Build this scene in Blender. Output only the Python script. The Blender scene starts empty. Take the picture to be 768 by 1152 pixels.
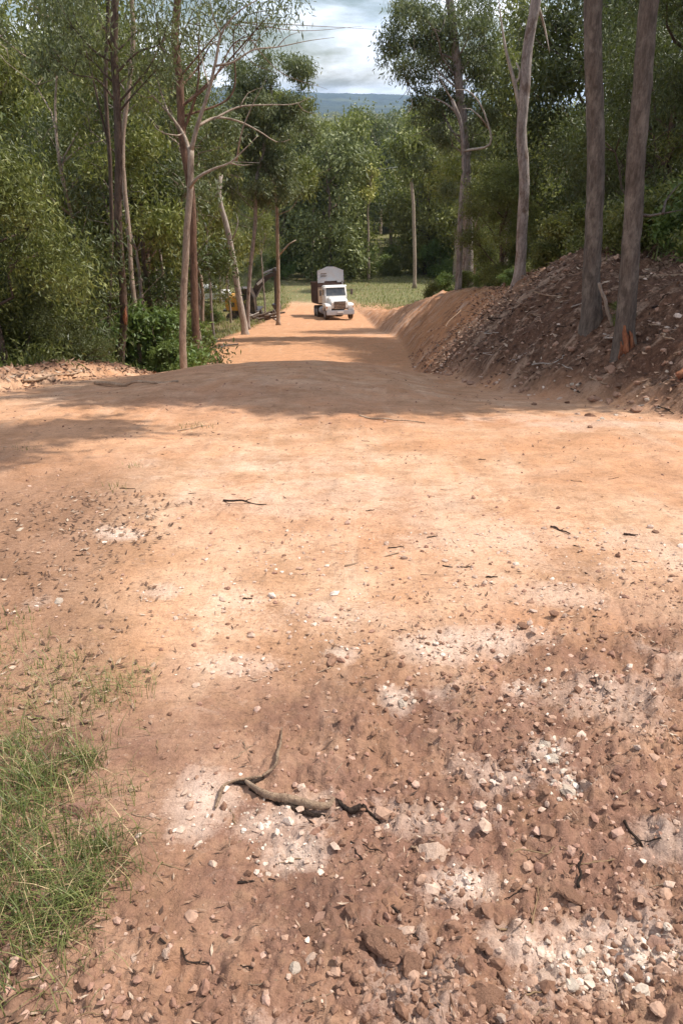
import bpy, math, random
import numpy as np
from mathutils import Vector, Matrix, noise as mnoise

rng = np.random.default_rng(11)
random.seed(11)
R = math.radians
scene = bpy.context.scene
COL = scene.collection

# ------------------------------------------------------------------ camera
EYE = 1.6
PITCH = R(28.3)
F = 864.0
cam_d = bpy.data.cameras.new('camera')
cam = bpy.data.objects.new('camera', cam_d)
COL.objects.link(cam)
cam.location = (0, 0, EYE)
cam.rotation_euler = (R(90) - PITCH, 0, 0)
cam_d.sensor_fit = 'VERTICAL'
cam_d.sensor_height = 36
cam_d.lens = 27
cam_d.clip_start = 0.05
cam_d.clip_end = 30000
scene.camera = cam


def ray(px, py):
    u = (px - 384) / F
    v = (576 - py) / F
    return np.array([u, math.cos(PITCH) + v * math.sin(PITCH), -math.sin(PITCH) + v * math.cos(PITCH)])


def at(px, py, Y):
    d = ray(px, py)
    d = d * (Y / d[1])
    return np.array([d[0], d[1], d[2] + EYE])


# ------------------------------------------------------------------ noise
def _hash(ix, iy, seed):
    h = (ix.astype(np.int64) * 374761393 + iy.astype(np.int64) * 668265263 + seed * 974634777) & 0xffffffff
    h = ((h ^ (h >> 13)) * 1274126177) & 0xffffffff
    h = ((h ^ (h >> 16)) * 2246822519) & 0xffffffff
    return ((h ^ (h >> 15)) & 0xffffff) / float(0xffffff)


def vnoise(x, y, seed=0):
    x = np.asarray(x, float); y = np.asarray(y, float)
    ix = np.floor(x); iy = np.floor(y)
    fx = x - ix; fy = y - iy
    fx = fx * fx * fx * (fx * (fx * 6 - 15) + 10)
    fy = fy * fy * fy * (fy * (fy * 6 - 15) + 10)
    a = _hash(ix, iy, seed); b = _hash(ix + 1, iy, seed)
    c = _hash(ix, iy + 1, seed); d = _hash(ix + 1, iy + 1, seed)
    return (a * (1 - fx) + b * fx) * (1 - fy) + (c * (1 - fx) + d * fx) * fy


def fbm(x, y, seed=0, octv=4, gain=0.5):
    s = 0; a = 1; t = 0
    for k in range(octv):
        c, sn = math.cos(k * 1.1 + .4), math.sin(k * 1.1 + .4)
        s = s + a * (vnoise((x * c - y * sn) * 2 ** k, (x * sn + y * c) * 2 ** k, seed + k * 17) - .5)
        t += a; a *= gain
    return s / t * 2


def sm(e0, e1, x):
    t = np.clip((x - e0) / (e1 - e0), 0, 1)
    return t * t * (3 - 2 * t)


class Curve1:
    def __init__(s, pts):
        s.x = np.array([p[0] for p in pts], float); s.y = np.array([p[1] for p in pts], float)
        d = np.diff(s.y) / np.diff(s.x)
        m = np.empty_like(s.y); m[0] = d[0]; m[-1] = d[-1]
        w1 = np.diff(s.x)[1:]; w0 = np.diff(s.x)[:-1]
        m[1:-1] = (d[:-1] * w1 + d[1:] * w0) / (w0 + w1)
        s.m = m

    def __call__(s, x):
        x = np.asarray(x, float)
        xc = np.clip(x, s.x[0], s.x[-1])
        i = np.clip(np.searchsorted(s.x, xc) - 1, 0, len(s.x) - 2)
        h = s.x[i + 1] - s.x[i]; t = (xc - s.x[i]) / h
        return ((2 * t ** 3 - 3 * t ** 2 + 1) * s.y[i] + (t ** 3 - 2 * t ** 2 + t) * h * s.m[i]
                + (-2 * t ** 3 + 3 * t ** 2) * s.y[i + 1] + (t ** 3 - t ** 2) * h * s.m[i + 1])


PROF = Curve1([(-30, 2.2), (-5, -.85), (0, -1.6), (2, -1.88), (5, -2.38), (8, -2.98), (11, -3.70), (14, -4.47), (18, -6.1),
               (24, -7.95), (30, -9.1), (38, -10.5), (45, -12.1), (56, -14.35), (75, -17.6), (95, -20), (130, -24),
               (200, -30), (350, -38), (900, -46), (3000, -48), (4300, -30), (5200, 0), (6000, 14), (7000, -10), (9500, -20)])
REDGE = Curve1([(-30, 6), (-5, 4.6), (3, 4.0), (5, 3.7), (7, 3.3), (10.5, 2.15), (16, 1.85), (25, 2.4), (33, 2.6), (50, 2.0),
                (62, 1.7), (75, .6), (95, -2), (130, -9), (200, -30)])
LEDGE = Curve1([(-30, -9), (-5, -8), (5, -7), (11, -5.2), (15, -4.2), (20, -3.4), (28, -4.7), (41, -5.1), (62, -4.7),
                (75, -4.6), (95, -6.5), (130, -13), (200, -33)])
HBANK = Curve1([(-30, 1.2), (3, 2.2), (8, 1.2), (12, 1.55), (16, 2.3), (20, 2.85), (30, 2.5), (40, 2.0), (50, 1.25), (62, .5), (75, .15), (90, 0), (200, 0)])
MBANK = Curve1([(-30, .6), (8, .62), (12, .8), (20, 1.0), (40, .9), (62, .6), (200, .4)])


def base_h(x, y):
    x = np.asarray(x, float); y = np.asarray(y, float)
    z = PROF(y) + EYE
    re, le = REDGE(y), LEDGE(y)
    s = np.maximum(x - re, 0); hb = HBANK(y); m = MBANK(y)
    ms = m * s
    k = .35
    hh = np.clip(.5 + .5 * (hb - ms) / k, 0, 1)
    rise = hb * (1 - hh) + ms * hh - k * hh * (1 - hh)
    rise = np.where(s > 0, np.maximum(rise, 0) * sm(0, .5, s), 0)
    z = z + rise + .07 * np.clip(s, 0, 40) * (1 - sm(25, 95, y)) * sm(1.0, 4.5, s)
    t = np.maximum(le - x, 0)
    near = 1 - sm(5, 10, y)
    drop = np.minimum(.34 * t, 1.7) * sm(.2, 1.8, t) * (1 - near) * (1 - sm(22, 60, y) * .75)
    berm = .30 * np.exp(-((t - .55) / .5) ** 2) * sm(7, 11, y) * (1 - sm(15, 19, y)) * np.where(t > 0, 1, 0)
    z = z - drop + berm
    hw = sm(6.5, 11.5, y) * (1 - sm(14.5, 18, y))
    z = z + hw * (.17 * np.exp(-((x + .9) / 1.9) ** 2) - .17 * sm(1.2, 3.0, np.abs(x + .9)) * (1 - sm(.2, 1.2, s)))
    # hills far away, wandering ridge line
    far = sm(2500, 5500, y)
    z = z + far * (20 - x * .045 + 16 * fbm(x / 900, y / 1500, 5, 3))
    mid = sm(150, 500, y) * (1 - sm(3000, 4500, y))
    z = z + mid * (7 * fbm(x / 160, y / 220, 9, 3))
    return z


def ground_at(px, py, ymax=300.0):
    d = ray(px, py)
    ys = np.concatenate([np.arange(.3, 12, .02), np.arange(12, ymax, .1)])
    X = d[0] / d[1] * ys; Z = d[2] / d[1] * ys + EYE
    below = Z < base_h(X, ys)
    i = int(np.argmax(below)) if below.any() else len(ys) - 1
    return np.array([X[i], ys[i], float(base_h(X[i], ys[i]))])


# ------------------------------------------------------------------ mesh helpers
def tag(o, label=None, cat=None, group=None, kind=None):
    if label: o['label'] = label
    if cat: o['category'] = cat
    if group: o['group'] = group
    if kind: o['kind'] = kind
    return o


def empty(name, loc, label, cat, group=None, rotz=0):
    o = bpy.data.objects.new(name, None)
    o.empty_display_size = .3
    COL.objects.link(o); o.location = [float(v) for v in loc]; o.rotation_euler = (0, 0, rotz)
    return tag(o, label, cat, group)


def link(name, me, mat=None, parent=None):
    o = bpy.data.objects.new(name, me)
    COL.objects.link(o)
    if mat and len(me.materials) == 0: me.materials.append(mat)
    if parent: o.parent = parent
    return o


def np_mesh(name, V, Fc, smooth=False, attrs=None, colors=None):
    """V (n,3); Fc (m,k) one face size."""
    me = bpy.data.meshes.new(name)
    V = np.asarray(V, np.float32); Fc = np.asarray(Fc, np.int32)
    n, (m, k) = len(V), Fc.shape
    me.vertices.add(n); me.vertices.foreach_set('co', V.ravel())
    me.loops.add(m * k); me.loops.foreach_set('vertex_index', Fc.ravel())
    me.polygons.add(m)
    me.polygons.foreach_set('loop_start', np.arange(0, m * k, k, dtype=np.int32))
    me.polygons.foreach_set('loop_total', np.full(m, k, np.int32))
    me.update(calc_edges=True)
    if smooth: me.shade_smooth()
    else: me.shade_flat()
    for a, v in (attrs or {}).items():
        at_ = me.attributes.new(a, 'FLOAT', 'POINT'); at_.data.foreach_set('value', np.asarray(v, np.float32).ravel())
    for a, v in (colors or {}).items():
        at_ = me.color_attributes.new(a, 'FLOAT_COLOR', 'POINT'); at_.data.foreach_set('color', np.asarray(v, np.float32).ravel())
    return me


def tube(path, rad, n=8, seed=0, rough=.08, cap=True):
    """verts, quads along a polyline with a radius per point"""
    P = np.asarray(path, float); Rr = np.asarray(rad, float)
    T = np.gradient(P, axis=0); T /= np.linalg.norm(T, axis=1)[:, None] + 1e-9
    ref = np.array([0, 1.0, 0]) if abs(T[0][1]) < .8 else np.array([1.0, 0, 0])
    A = np.cross(T, ref); A /= np.linalg.norm(A, axis=1)[:, None] + 1e-9
    B = np.cross(T, A)
    th = np.linspace(0, 2 * math.pi, n, endpoint=False)
    lr = np.random.default_rng(seed)
    lob = 1 + rough * np.sin(th * 3 + seed) + rough * .6 * np.sin(th * 2 + seed * 2.1)
    J = 1 + rough * lr.normal(0, .7, (len(P), n))
    rr = Rr[:, None] * lob[None] * J
    V = P[:, None, :] + rr[..., None] * (np.cos(th)[None, :, None] * A[:, None, :] + np.sin(th)[None, :, None] * B[:, None, :])
    V = V.reshape(-1, 3)
    i = np.arange(len(P) - 1)[:, None] * n; j = np.arange(n)[None]; j2 = (j + 1) % n
    Q = np.stack([i + j, i + n + j, i + n + j2, i + j2], -1).reshape(-1, 4)
    if cap:
        for base, c in ((0, P[0]), (len(P) - 1, P[-1])):
            k = len(V); V = np.vstack([V, c[None]])
            b = base * n
            jj = np.arange(0, n, 2)
            q = np.stack([np.full(len(jj), k), b + jj, b + (jj + 1) % n, b + (jj + 2) % n], -1)
            if base: q = q[:, ::-1]
            Q = np.vstack([Q, q])
    return V, Q


def resample(pts, radii, step):
    P = np.asarray(pts, float); rr = np.asarray(radii, float)
    d = np.concatenate([[0], np.cumsum(np.linalg.norm(np.diff(P, axis=0), axis=1))])
    n = max(3, int(d[-1] / step) + 1)
    t = np.linspace(0, d[-1], n)
    out = np.stack([Curve1(list(zip(d, P[:, k])))(t) for k in range(3)], -1)
    return out, np.interp(t, d, rr)


def merge(parts):
    Vs, Qs, o = [], [], 0
    for V, Q in parts:
        Vs.append(V); Qs.append(Q + o); o += len(V)
    return np.vstack(Vs), np.vstack(Qs)


def copy_tree(o, parent=None):
    c = o.copy(); COL.objects.link(c)
    if parent is not None: c.parent = parent
    for ch in list(o.children): copy_tree(ch, c)
    return c


# ------------------------------------------------------------------ box / poly modelling for machines
class MB:
    def __init__(s): s.v = []; s.f = []

    def add(s, V, Fs):
        o = len(s.v); s.v += [tuple(float(c) for c in p) for p in V]; s.f += [tuple(i + o for i in f) for f in Fs]; return s

    def box(s, c, d, taper=(1, 1), rot=None, shift=(0, 0)):
        x, y, z = d[0] / 2, d[1] / 2, d[2] / 2
        tx, ty = taper
        P = [(-x, -y, -z), (x, -y, -z), (x, y, -z), (-x, y, -z),
             (-x * tx + shift[0], -y * ty + shift[1], z), (x * tx + shift[0], -y * ty + shift[1], z),
             (x * tx + shift[0], y * ty + shift[1], z), (-x * tx + shift[0], y * ty + shift[1], z)]
        if rot is not None: P = [tuple(rot @ Vector(p)) for p in P]
        P = [(p[0] + c[0], p[1] + c[1], p[2] + c[2]) for p in P]
        return s.add(P, [(0, 3, 2, 1), (4, 5, 6, 7), (0, 1, 5, 4), (1, 2, 6, 5), (2, 3, 7, 6), (3, 0, 4, 7)])

    def prism(s, pts, a, b, axis='x'):
        """polygon pts in the other two axes extruded a..b along axis"""
        n = len(pts)
        def mk(p, t):
            return (t, p[0], p[1]) if axis == 'x' else ((p[0], t, p[1]) if axis == 'y' else (p[0], p[1], t))
        V = [mk(p, a) for p in pts] + [mk(p, b) for p in pts]
        Fs = [tuple(range(n))[::-1], tuple(range(n, 2 * n))] + [(i, (i + 1) % n, n + (i + 1) % n, n + i) for i in range(n)]
        return s.add(V, Fs)

    def cyl(s, c, r, w, axis='x', n=20, r2=None):
        r2 = r if r2 is None else r2
        V = []
        for t, rad in ((-w / 2, r), (w / 2, r2)):
            for k in range(n):
                a = 2 * math.pi * k / n
                p = (t, rad * math.cos(a), rad * math.sin(a)) if axis == 'x' else ((rad * math.cos(a), t, rad * math.sin(a)) if axis == 'y' else (rad * math.cos(a), rad * math.sin(a), t))
                V.append((p[0] + c[0], p[1] + c[1], p[2] + c[2]))
        return s.add(V, [tuple(range(n))[::-1], tuple(range(n, 2 * n))] + [(i, (i + 1) % n, n + (i + 1) % n, n + i) for i in range(n)])

    def build(s, name, mat, parent=None, bevel=0.0, smooth=False):
        import bmesh
        me = bpy.data.meshes.new(name); me.from_pydata(s.v, [], s.f)
        bm = bmesh.new(); bm.from_mesh(me)
        bmesh.ops.recalc_face_normals(bm, faces=bm.faces)
        if bevel:
            bmesh.ops.bevel(bm, geom=list(bm.edges), offset=bevel, segments=2, affect='EDGES', clamp_overlap=True)
        bm.to_mesh(me); bm.free()
        if smooth: me.shade_smooth()
        return link(name, me, mat, parent)
# ------------------------------------------------------------------ materials
class NT:
    """small node-tree writer"""
    def __init__(s, name):
        s.m = bpy.data.materials.new(name); s.m.use_nodes = True
        s.t = s.m.node_tree; s.n = s.t.nodes; s.n.clear()
        s.out = s.n.new('ShaderNodeOutputMaterial')

    def node(s, kind, **kw):
        n = s.n.new('ShaderNode' + kind)
        for k, v in kw.items():
            if k in n.inputs: s.put(n.inputs[k], v)
            else: setattr(n, k, v)
        return n

    def put(s, sock, v):
        if isinstance(v, bpy.types.NodeSocket): s.t.links.new(v, sock)
        elif isinstance(v, (tuple, list)) and len(v) == 3 and sock.type == 'RGBA': sock.default_value = (*v, 1)
        else: sock.default_value = v

    def coord(s, which='Object'): return s.node('TexCoord').outputs[which]

    def mapping(s, vec, scale=(1, 1, 1), rot=(0, 0, 0)):
        n = s.node('Mapping'); s.put(n.inputs['Vector'], vec); n.inputs['Scale'].default_value = scale; n.inputs['Rotation'].default_value = rot
        return n.outputs[0]

    def noise(s, vec, scale, detail=4, rough=.55, dist=0):
        n = s.node('TexNoise'); s.put(n.inputs['Vector'], vec)
        n.inputs['Scale'].default_value = scale; n.inputs['Detail'].default_value = detail
        n.inputs['Roughness'].default_value = rough; n.inputs['Distortion'].default_value = dist
        return n.outputs['Fac']

    def voro(s, vec, scale, feature='F1', out='Distance', rand=1):
        n = s.node('TexVoronoi'); n.feature = feature; s.put(n.inputs['Vector'], vec); n.inputs['Scale'].default_value = scale
        n.inputs['Randomness'].default_value = rand
        return n.outputs[out]

    def ramp(s, fac, stops, interp='LINEAR'):
        n = s.node('ValToRGB'); s.put(n.inputs[0], fac); cr = n.color_ramp; cr.interpolation = interp
        while len(cr.elements) < len(stops): cr.elements.new(.5)
        for e, (p, c) in zip(cr.elements, stops):
            e.position = p; e.color = (*c, 1) if isinstance(c, (tuple, list)) else (c, c, c, 1)
        return n.outputs[0]

    def mix(s, fac, a, b, blend='MIX'):
        n = s.node('Mix'); n.data_type = 'RGBA'; n.blend_type = blend
        s.put(n.inputs[0], fac); s.put(n.inputs[6], a); s.put(n.inputs[7], b)
        return n.outputs[2]

    def math(s, op, a, b=0.0, c=0.0, clamp=False):
        n = s.node('Math'); n.operation = op; n.use_clamp = clamp
        s.put(n.inputs[0], a); s.put(n.inputs[1], b); s.put(n.inputs[2], c)
        return n.outputs[0]

    def remap(s, v, a, b, c=0, d=1):
        n = s.node('MapRange'); n.interpolation_type = 'SMOOTHSTEP'
        s.put(n.inputs[0], v)
        for i, q in enumerate((a, b, c, d)): s.put(n.inputs[i + 1], q)
        return n.outputs[0]

    def bump(s, h, strength=.5, dist=.02, normal=None):
        n = s.node('Bump'); s.put(n.inputs['Height'], h); n.inputs['Strength'].default_value = strength; n.inputs['Distance'].default_value = dist
        if normal is not None: s.put(n.inputs['Normal'], normal)
        return n.outputs[0]

    def principled(s, **kw):
        n = s.node('BsdfPrincipled')
        for k, v in kw.items(): s.put(n.inputs[k.replace('_', ' ')], v)
        return n.outputs[0]

    def done(s, surf):
        s.t.links.new(surf, s.out.inputs['Surface']); return s.m

    def attr(s, name, out='Fac'):
        n = s.node('Attribute'); n.attribute_name = name; return n.outputs[out]

    def sep(s, col):
        n = s.node('SeparateColor'); s.put(n.inputs[0], col); return n.outputs


def mat_ground():
    t = NT('soil')
    P = t.coord('Object')
    m1 = t.sep(t.attr('mask', 'Color')); m2 = t.sep(t.attr('zone', 'Color'))
    damp, pale, orange = m1[0], m1[1], m1[2]
    green, litter, bank = m2[0], m2[1], m2[2]
    nb = t.noise(P, .45, 5, .6); nm = t.noise(P, 2.3, 5, .62); nf = t.noise(P, 11, 6, .7); ng = t.noise(P, 55, 5, .75); nz = t.noise(P, 190, 3, .7)
    c = t.mix(t.remap(nm, .35, .68), (.470, .275, .160), (.580, .390, .265))
    c = t.mix(t.math('MULTIPLY', t.remap(nb, .42, .64), .55), c, (.52, .295, .185))
    # orange clay
    c = t.mix(t.math('MULTIPLY', orange, t.remap(nm, .2, .7, .45, 1)), c, (.47, .215, .095))
    # damp brown soil, plus the shadow band painted on the road crest
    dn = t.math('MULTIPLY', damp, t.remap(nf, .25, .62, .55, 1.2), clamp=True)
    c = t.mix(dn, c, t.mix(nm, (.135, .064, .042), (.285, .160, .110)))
    # forest litter floor, green ground
    c = t.mix(t.math('MULTIPLY', litter, t.remap(nf, .25, .55, .6, 1)), c, t.mix(t.remap(ng, .3, .7), (.070, .045, .030), (.19, .13, .085)))
    c = t.mix(t.math('MULTIPLY', green, t.remap(nm, .2, .6, .55, 1)), c, t.mix(t.remap(nf, .3, .7), (.070, .095, .030), (.17, .17, .07)))
    # cut bank: dark loose earth with some canopy shade painted in, rills
    bk = t.mix(t.remap(nf, .3, .7), (.070, .036, .022), (.180, .098, .060))
    c = t.mix(bank, c, bk)
    # rills and strata running down the cutting
    bwm = t.attr('mask', 'Alpha')
    rn = t.noise(t.mapping(P, (.5, 1.5, .4), (0, 0, .22)), 1.6, 5, .66, .25)
    c = t.mix(t.math('MULTIPLY', bwm, t.math('MULTIPLY', t.remap(rn, .50, .38, 0, .8), t.math('SUBTRACT', 1.0, t.math('MULTIPLY', orange, .55)))), c, (.085, .040, .024))
    rn2 = t.math('ADD', t.math('MULTIPLY', rn, .75), t.math('MULTIPLY', nf, .25))
    c = t.mix(t.math('MULTIPLY', bwm, t.math('MULTIPLY', t.remap(rn2, .52, .60, 0, .62), t.math('SUBTRACT', 1.0, t.math('MULTIPLY', orange, .5)))), c, (.47, .33, .235))
    # pale chalky crumbs
    pn = t.math('MULTIPLY', pale, 1.0)
    th = t.math('SUBTRACT', 1.02, pn)
    pm = t.remap(t.math('ADD', t.math('MULTIPLY', nf, .42), t.math('ADD', t.math('MULTIPLY', ng, .36), t.math('MULTIPLY', nz, .22))), t.math('SUBTRACT', th, .37), t.math('SUBTRACT', th, .25))
    c = t.mix(t.math('MULTIPLY', pm, t.math('MULTIPLY', pn, .85, clamp=True)), c, t.mix(ng, (.56, .40, .31), (.74, .60, .50)))
    # grit: dark specks and pale pebbles
    vp = t.voro(P, 70, out='Distance'); vc = t.voro(P, 70, out='Color')
    vs = t.sep(vc)
    peb = t.math('MULTIPLY', t.remap(vp, .34, .26), t.remap(vs[0], .80, .84))
    c = t.mix(t.math('MULTIPLY', peb, .45), c, t.mix(vs[1], (.24, .12, .075), (.55, .39, .29)))
    vp2 = t.voro(P, 23); vs2 = t.sep(t.voro(P, 23, out='Color'))
    peb2 = t.math('MULTIPLY', t.remap(vp2, .27, .2), t.remap(vs2[0], .88, .91))
    c = t.mix(t.math('MULTIPLY', peb2, .5), c, t.mix(vs2[1], (.16, .09, .06), (.50, .34, .25)))
    # long streaks dragged along the track by wheels and the grader
    ln = t.noise(t.mapping(P, (2.2, .22, 1.0), (0, 0, .10)), 1.5, 5, .65, .5)
    lw_ = t.math('MULTIPLY', t.math('SUBTRACT', 1.0, t.math('ADD', bwm, litter, clamp=True), clamp=True), t.math('SUBTRACT', 1.0, t.math('MULTIPLY', damp, .7)))
    c = t.mix(t.math('MULTIPLY', lw_, t.remap(ln, .52, .70, 0, .40)), c, (.42, .215, .115))
    c = t.mix(t.math('MULTIPLY', lw_, t.remap(ln, .46, .30, 0, .22)), c, (.66, .50, .37))
    # scuffed crusty flakes, stretched a little across the track
    sc = t.noise(t.mapping(P, (5, 13, 9), (0, 0, .5)), 2.2, 5, .72, .4)
    c = t.mix(t.remap(sc, .56, .70, 0, .6), c, t.mix(.5, c, (.15, .08, .05)))
    fl = t.noise(t.mapping(P, (16, 42, 20), (0, 0, .2)), 1.3, 4, .75, .8)
    c = t.mix(t.remap(fl, .57, .68, 0, .62), c, (.20, .105, .065))
    sc2 = t.noise(t.mapping(P, (6, 11, 9), (0, 0, -.6)), 1.4, 6, .75, .6)
    c = t.mix(t.remap(sc2, .56, .70, 0, .30), c, t.mix(.5, c, (.74, .56, .45)))
    c = t.mix(1.0, c, t.ramp(nm, [(.3, .84), (.5, 1.0), (.7, 1.07)]), 'MULTIPLY')
    c = t.mix(1.0, c, t.ramp(nf, [(.28, .72), (.46, .98), (.7, 1.10)]), 'MULTIPLY')
    c = t.mix(1.0, c, t.ramp(ng, [(.25, .70), (.5, 1.0), (.78, 1.22)]), 'MULTIPLY')
    c = t.mix(1.0, c, t.ramp(nz, [(.25, .82), (.5, 1.0), (.75, 1.15)]), 'MULTIPLY')
    h = t.math('ADD', t.math('MULTIPLY', nf, .7), t.math('ADD', t.math('MULTIPLY', ng, .35), t.math('MULTIPLY', nz, .12)))
    h = t.math('ADD', h, t.math('MULTIPLY', t.math('ADD', peb, peb2), .12))
    h = t.math('SUBTRACT', h, t.math('MULTIPLY', t.remap(sc, .58, .7), .15))
    h = t.math('ADD', h, t.math('MULTIPLY', bwm, t.math('MULTIPLY', rn, 2.0)))
    return t.done(t.principled(Base_Color=c, Roughness=.93, Specular_IOR_Level=.18, Normal=t.bump(h, .75, .035)))


def mat_hills():
    t = NT('far_hills')
    P = t.coord('Object')
    n = t.noise(P, .012, 6, .7); n2 = t.noise(P, .002, 3)
    c = t.mix(t.remap(n, .35, .65), (.018, .028, .026), (.045, .062, .046))
    c = t.mix(t.remap(n2, .5, .7, 0, .5), c, (.14, .15, .07))
    return t.done(t.principled(Base_Color=c, Roughness=.95, Specular_IOR_Level=.1, Normal=t.bump(n, 1, 12)))


def mat_leaf(name, dark, mid, light, transl=.28, warm=(.30, .26, .07), warmth=.12):
    t = NT(name)
    r = t.attr('rnd')
    oi = t.node('ObjectInfo').outputs['Random']
    c = t.ramp(r, [(0, dark), (.5, mid), (1, light)])
    c = t.mix(t.remap(oi, .45, 1, 0, warmth * 2.2), c, warm)
    n = t.noise(t.coord('Object'), 1.1, 3)
    c = t.mix(1, c, t.ramp(n, [(.3, .72), (.7, 1.28)]), 'MULTIPLY')
    p = t.principled(Base_Color=c, Roughness=.48, Specular_IOR_Level=.42)
    tr = t.node('BsdfTranslucent'); t.put(tr.inputs[0], t.mix(.5, c, (.20, .26, .04)))
    m = t.node('MixShader'); m.inputs[0].default_value = transl
    t.t.links.new(p, m.inputs[1]); t.t.links.new(tr.outputs[0], m.inputs[2])
    return t.done(m.outputs[0])


def mat_bark(name, a, b, streak, sk=.5, flake=6.0):
    t = NT(name)
    P = t.coord('Object')
    oi = t.node('ObjectInfo').outputs['Random']
    v1 = t.noise(t.mapping(P, (flake, flake, flake * .22)), 2.4, 7, .75, .15)
    v2 = t.noise(t.mapping(P, (3.0, 3.0, 1.6)), 1.6, 6, .7)
    v3 = t.noise(t.mapping(P, (30, 30, 9)), 2, 5, .75)
    c = t.mix(t.remap(v1, .32, .66), a, b)
    c = t.mix(t.math('MULTIPLY', t.remap(v2, .5, .66), sk), c, streak)
    c = t.mix(1, c, t.ramp(v3, [(.3, .72), (.7, 1.2)]), 'MULTIPLY')
    c = t.mix(1, c, t.ramp(oi, [(0, .85), (1, 1.15)]), 'MULTIPLY')
    h = t.math('ADD', v1, t.math('MULTIPLY', v3, .4))
    return t.done(t.principled(Base_Color=c, Roughness=.88, Specular_IOR_Level=.15, Normal=t.bump(h, .8, .03)))


def mat_paint(name, col, rough=.4, metal=0, dirt=.35, dust=(.42, .27, .17), scale=2.0):
    t = NT(name)
    P = t.coord('Object')
    n = t.noise(P, scale, 5, .65); n2 = t.noise(P, scale * 6, 4, .7)
    f = t.math('MULTIPLY', t.remap(t.math('ADD', t.math('MULTIPLY', n, .6), t.math('MULTIPLY', n2, .4)), .38, .66), dirt)
    c = t.mix(f, col, dust)
    return t.done(t.principled(Base_Color=c, Roughness=t.math('ADD', rough, t.math('MULTIPLY', f, .4)), Metallic=metal))


def mat_rock(name, a, b, c3):
    t = NT(name)
    P = t.coord('Object'); oi = t.node('ObjectInfo').outputs['Random']
    n = t.noise(P, 14, 6, .7); n2 = t.noise(P, 70, 4, .7)
    r = t.attr('rnd')
    c = t.mix(t.remap(n, .35, .65), a, b)
    c = t.mix(t.remap(r, .55, .95), c, c3)
    c = t.mix(t.remap(oi, .5, 1, 0, .35), c, c3)
    c = t.mix(1, c, t.ramp(n2, [(.3, .75), (.7, 1.2)]), 'MULTIPLY')
    return t.done(t.principled(Base_Color=c, Roughness=.9, Specular_IOR_Level=.2, Normal=t.bump(t.math('ADD', n, t.math('MULTIPLY', n2, .5)), .6, .01)))


def mat_litter(name, stops):
    t = NT(name)
    c = t.ramp(t.attr('rnd'), stops)
    n = t.noise(t.coord('Object'), 120, 3)
    c = t.mix(1, c, t.ramp(n, [(.3, .75), (.7, 1.2)]), 'MULTIPLY')
    return t.done(t.principled(Base_Color=c, Roughness=.75, Specular_IOR_Level=.25))


def mat_glass(name, col=(.03, .035, .04)):
    t = NT(name)
    n = t.noise(t.coord('Object'), 3, 3)
    return t.done(t.principled(Base_Color=t.mix(t.remap(n, .4, .7, 0, .3), col, (.2, .17, .13)), Roughness=.08, Specular_IOR_Level=.8))


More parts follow.
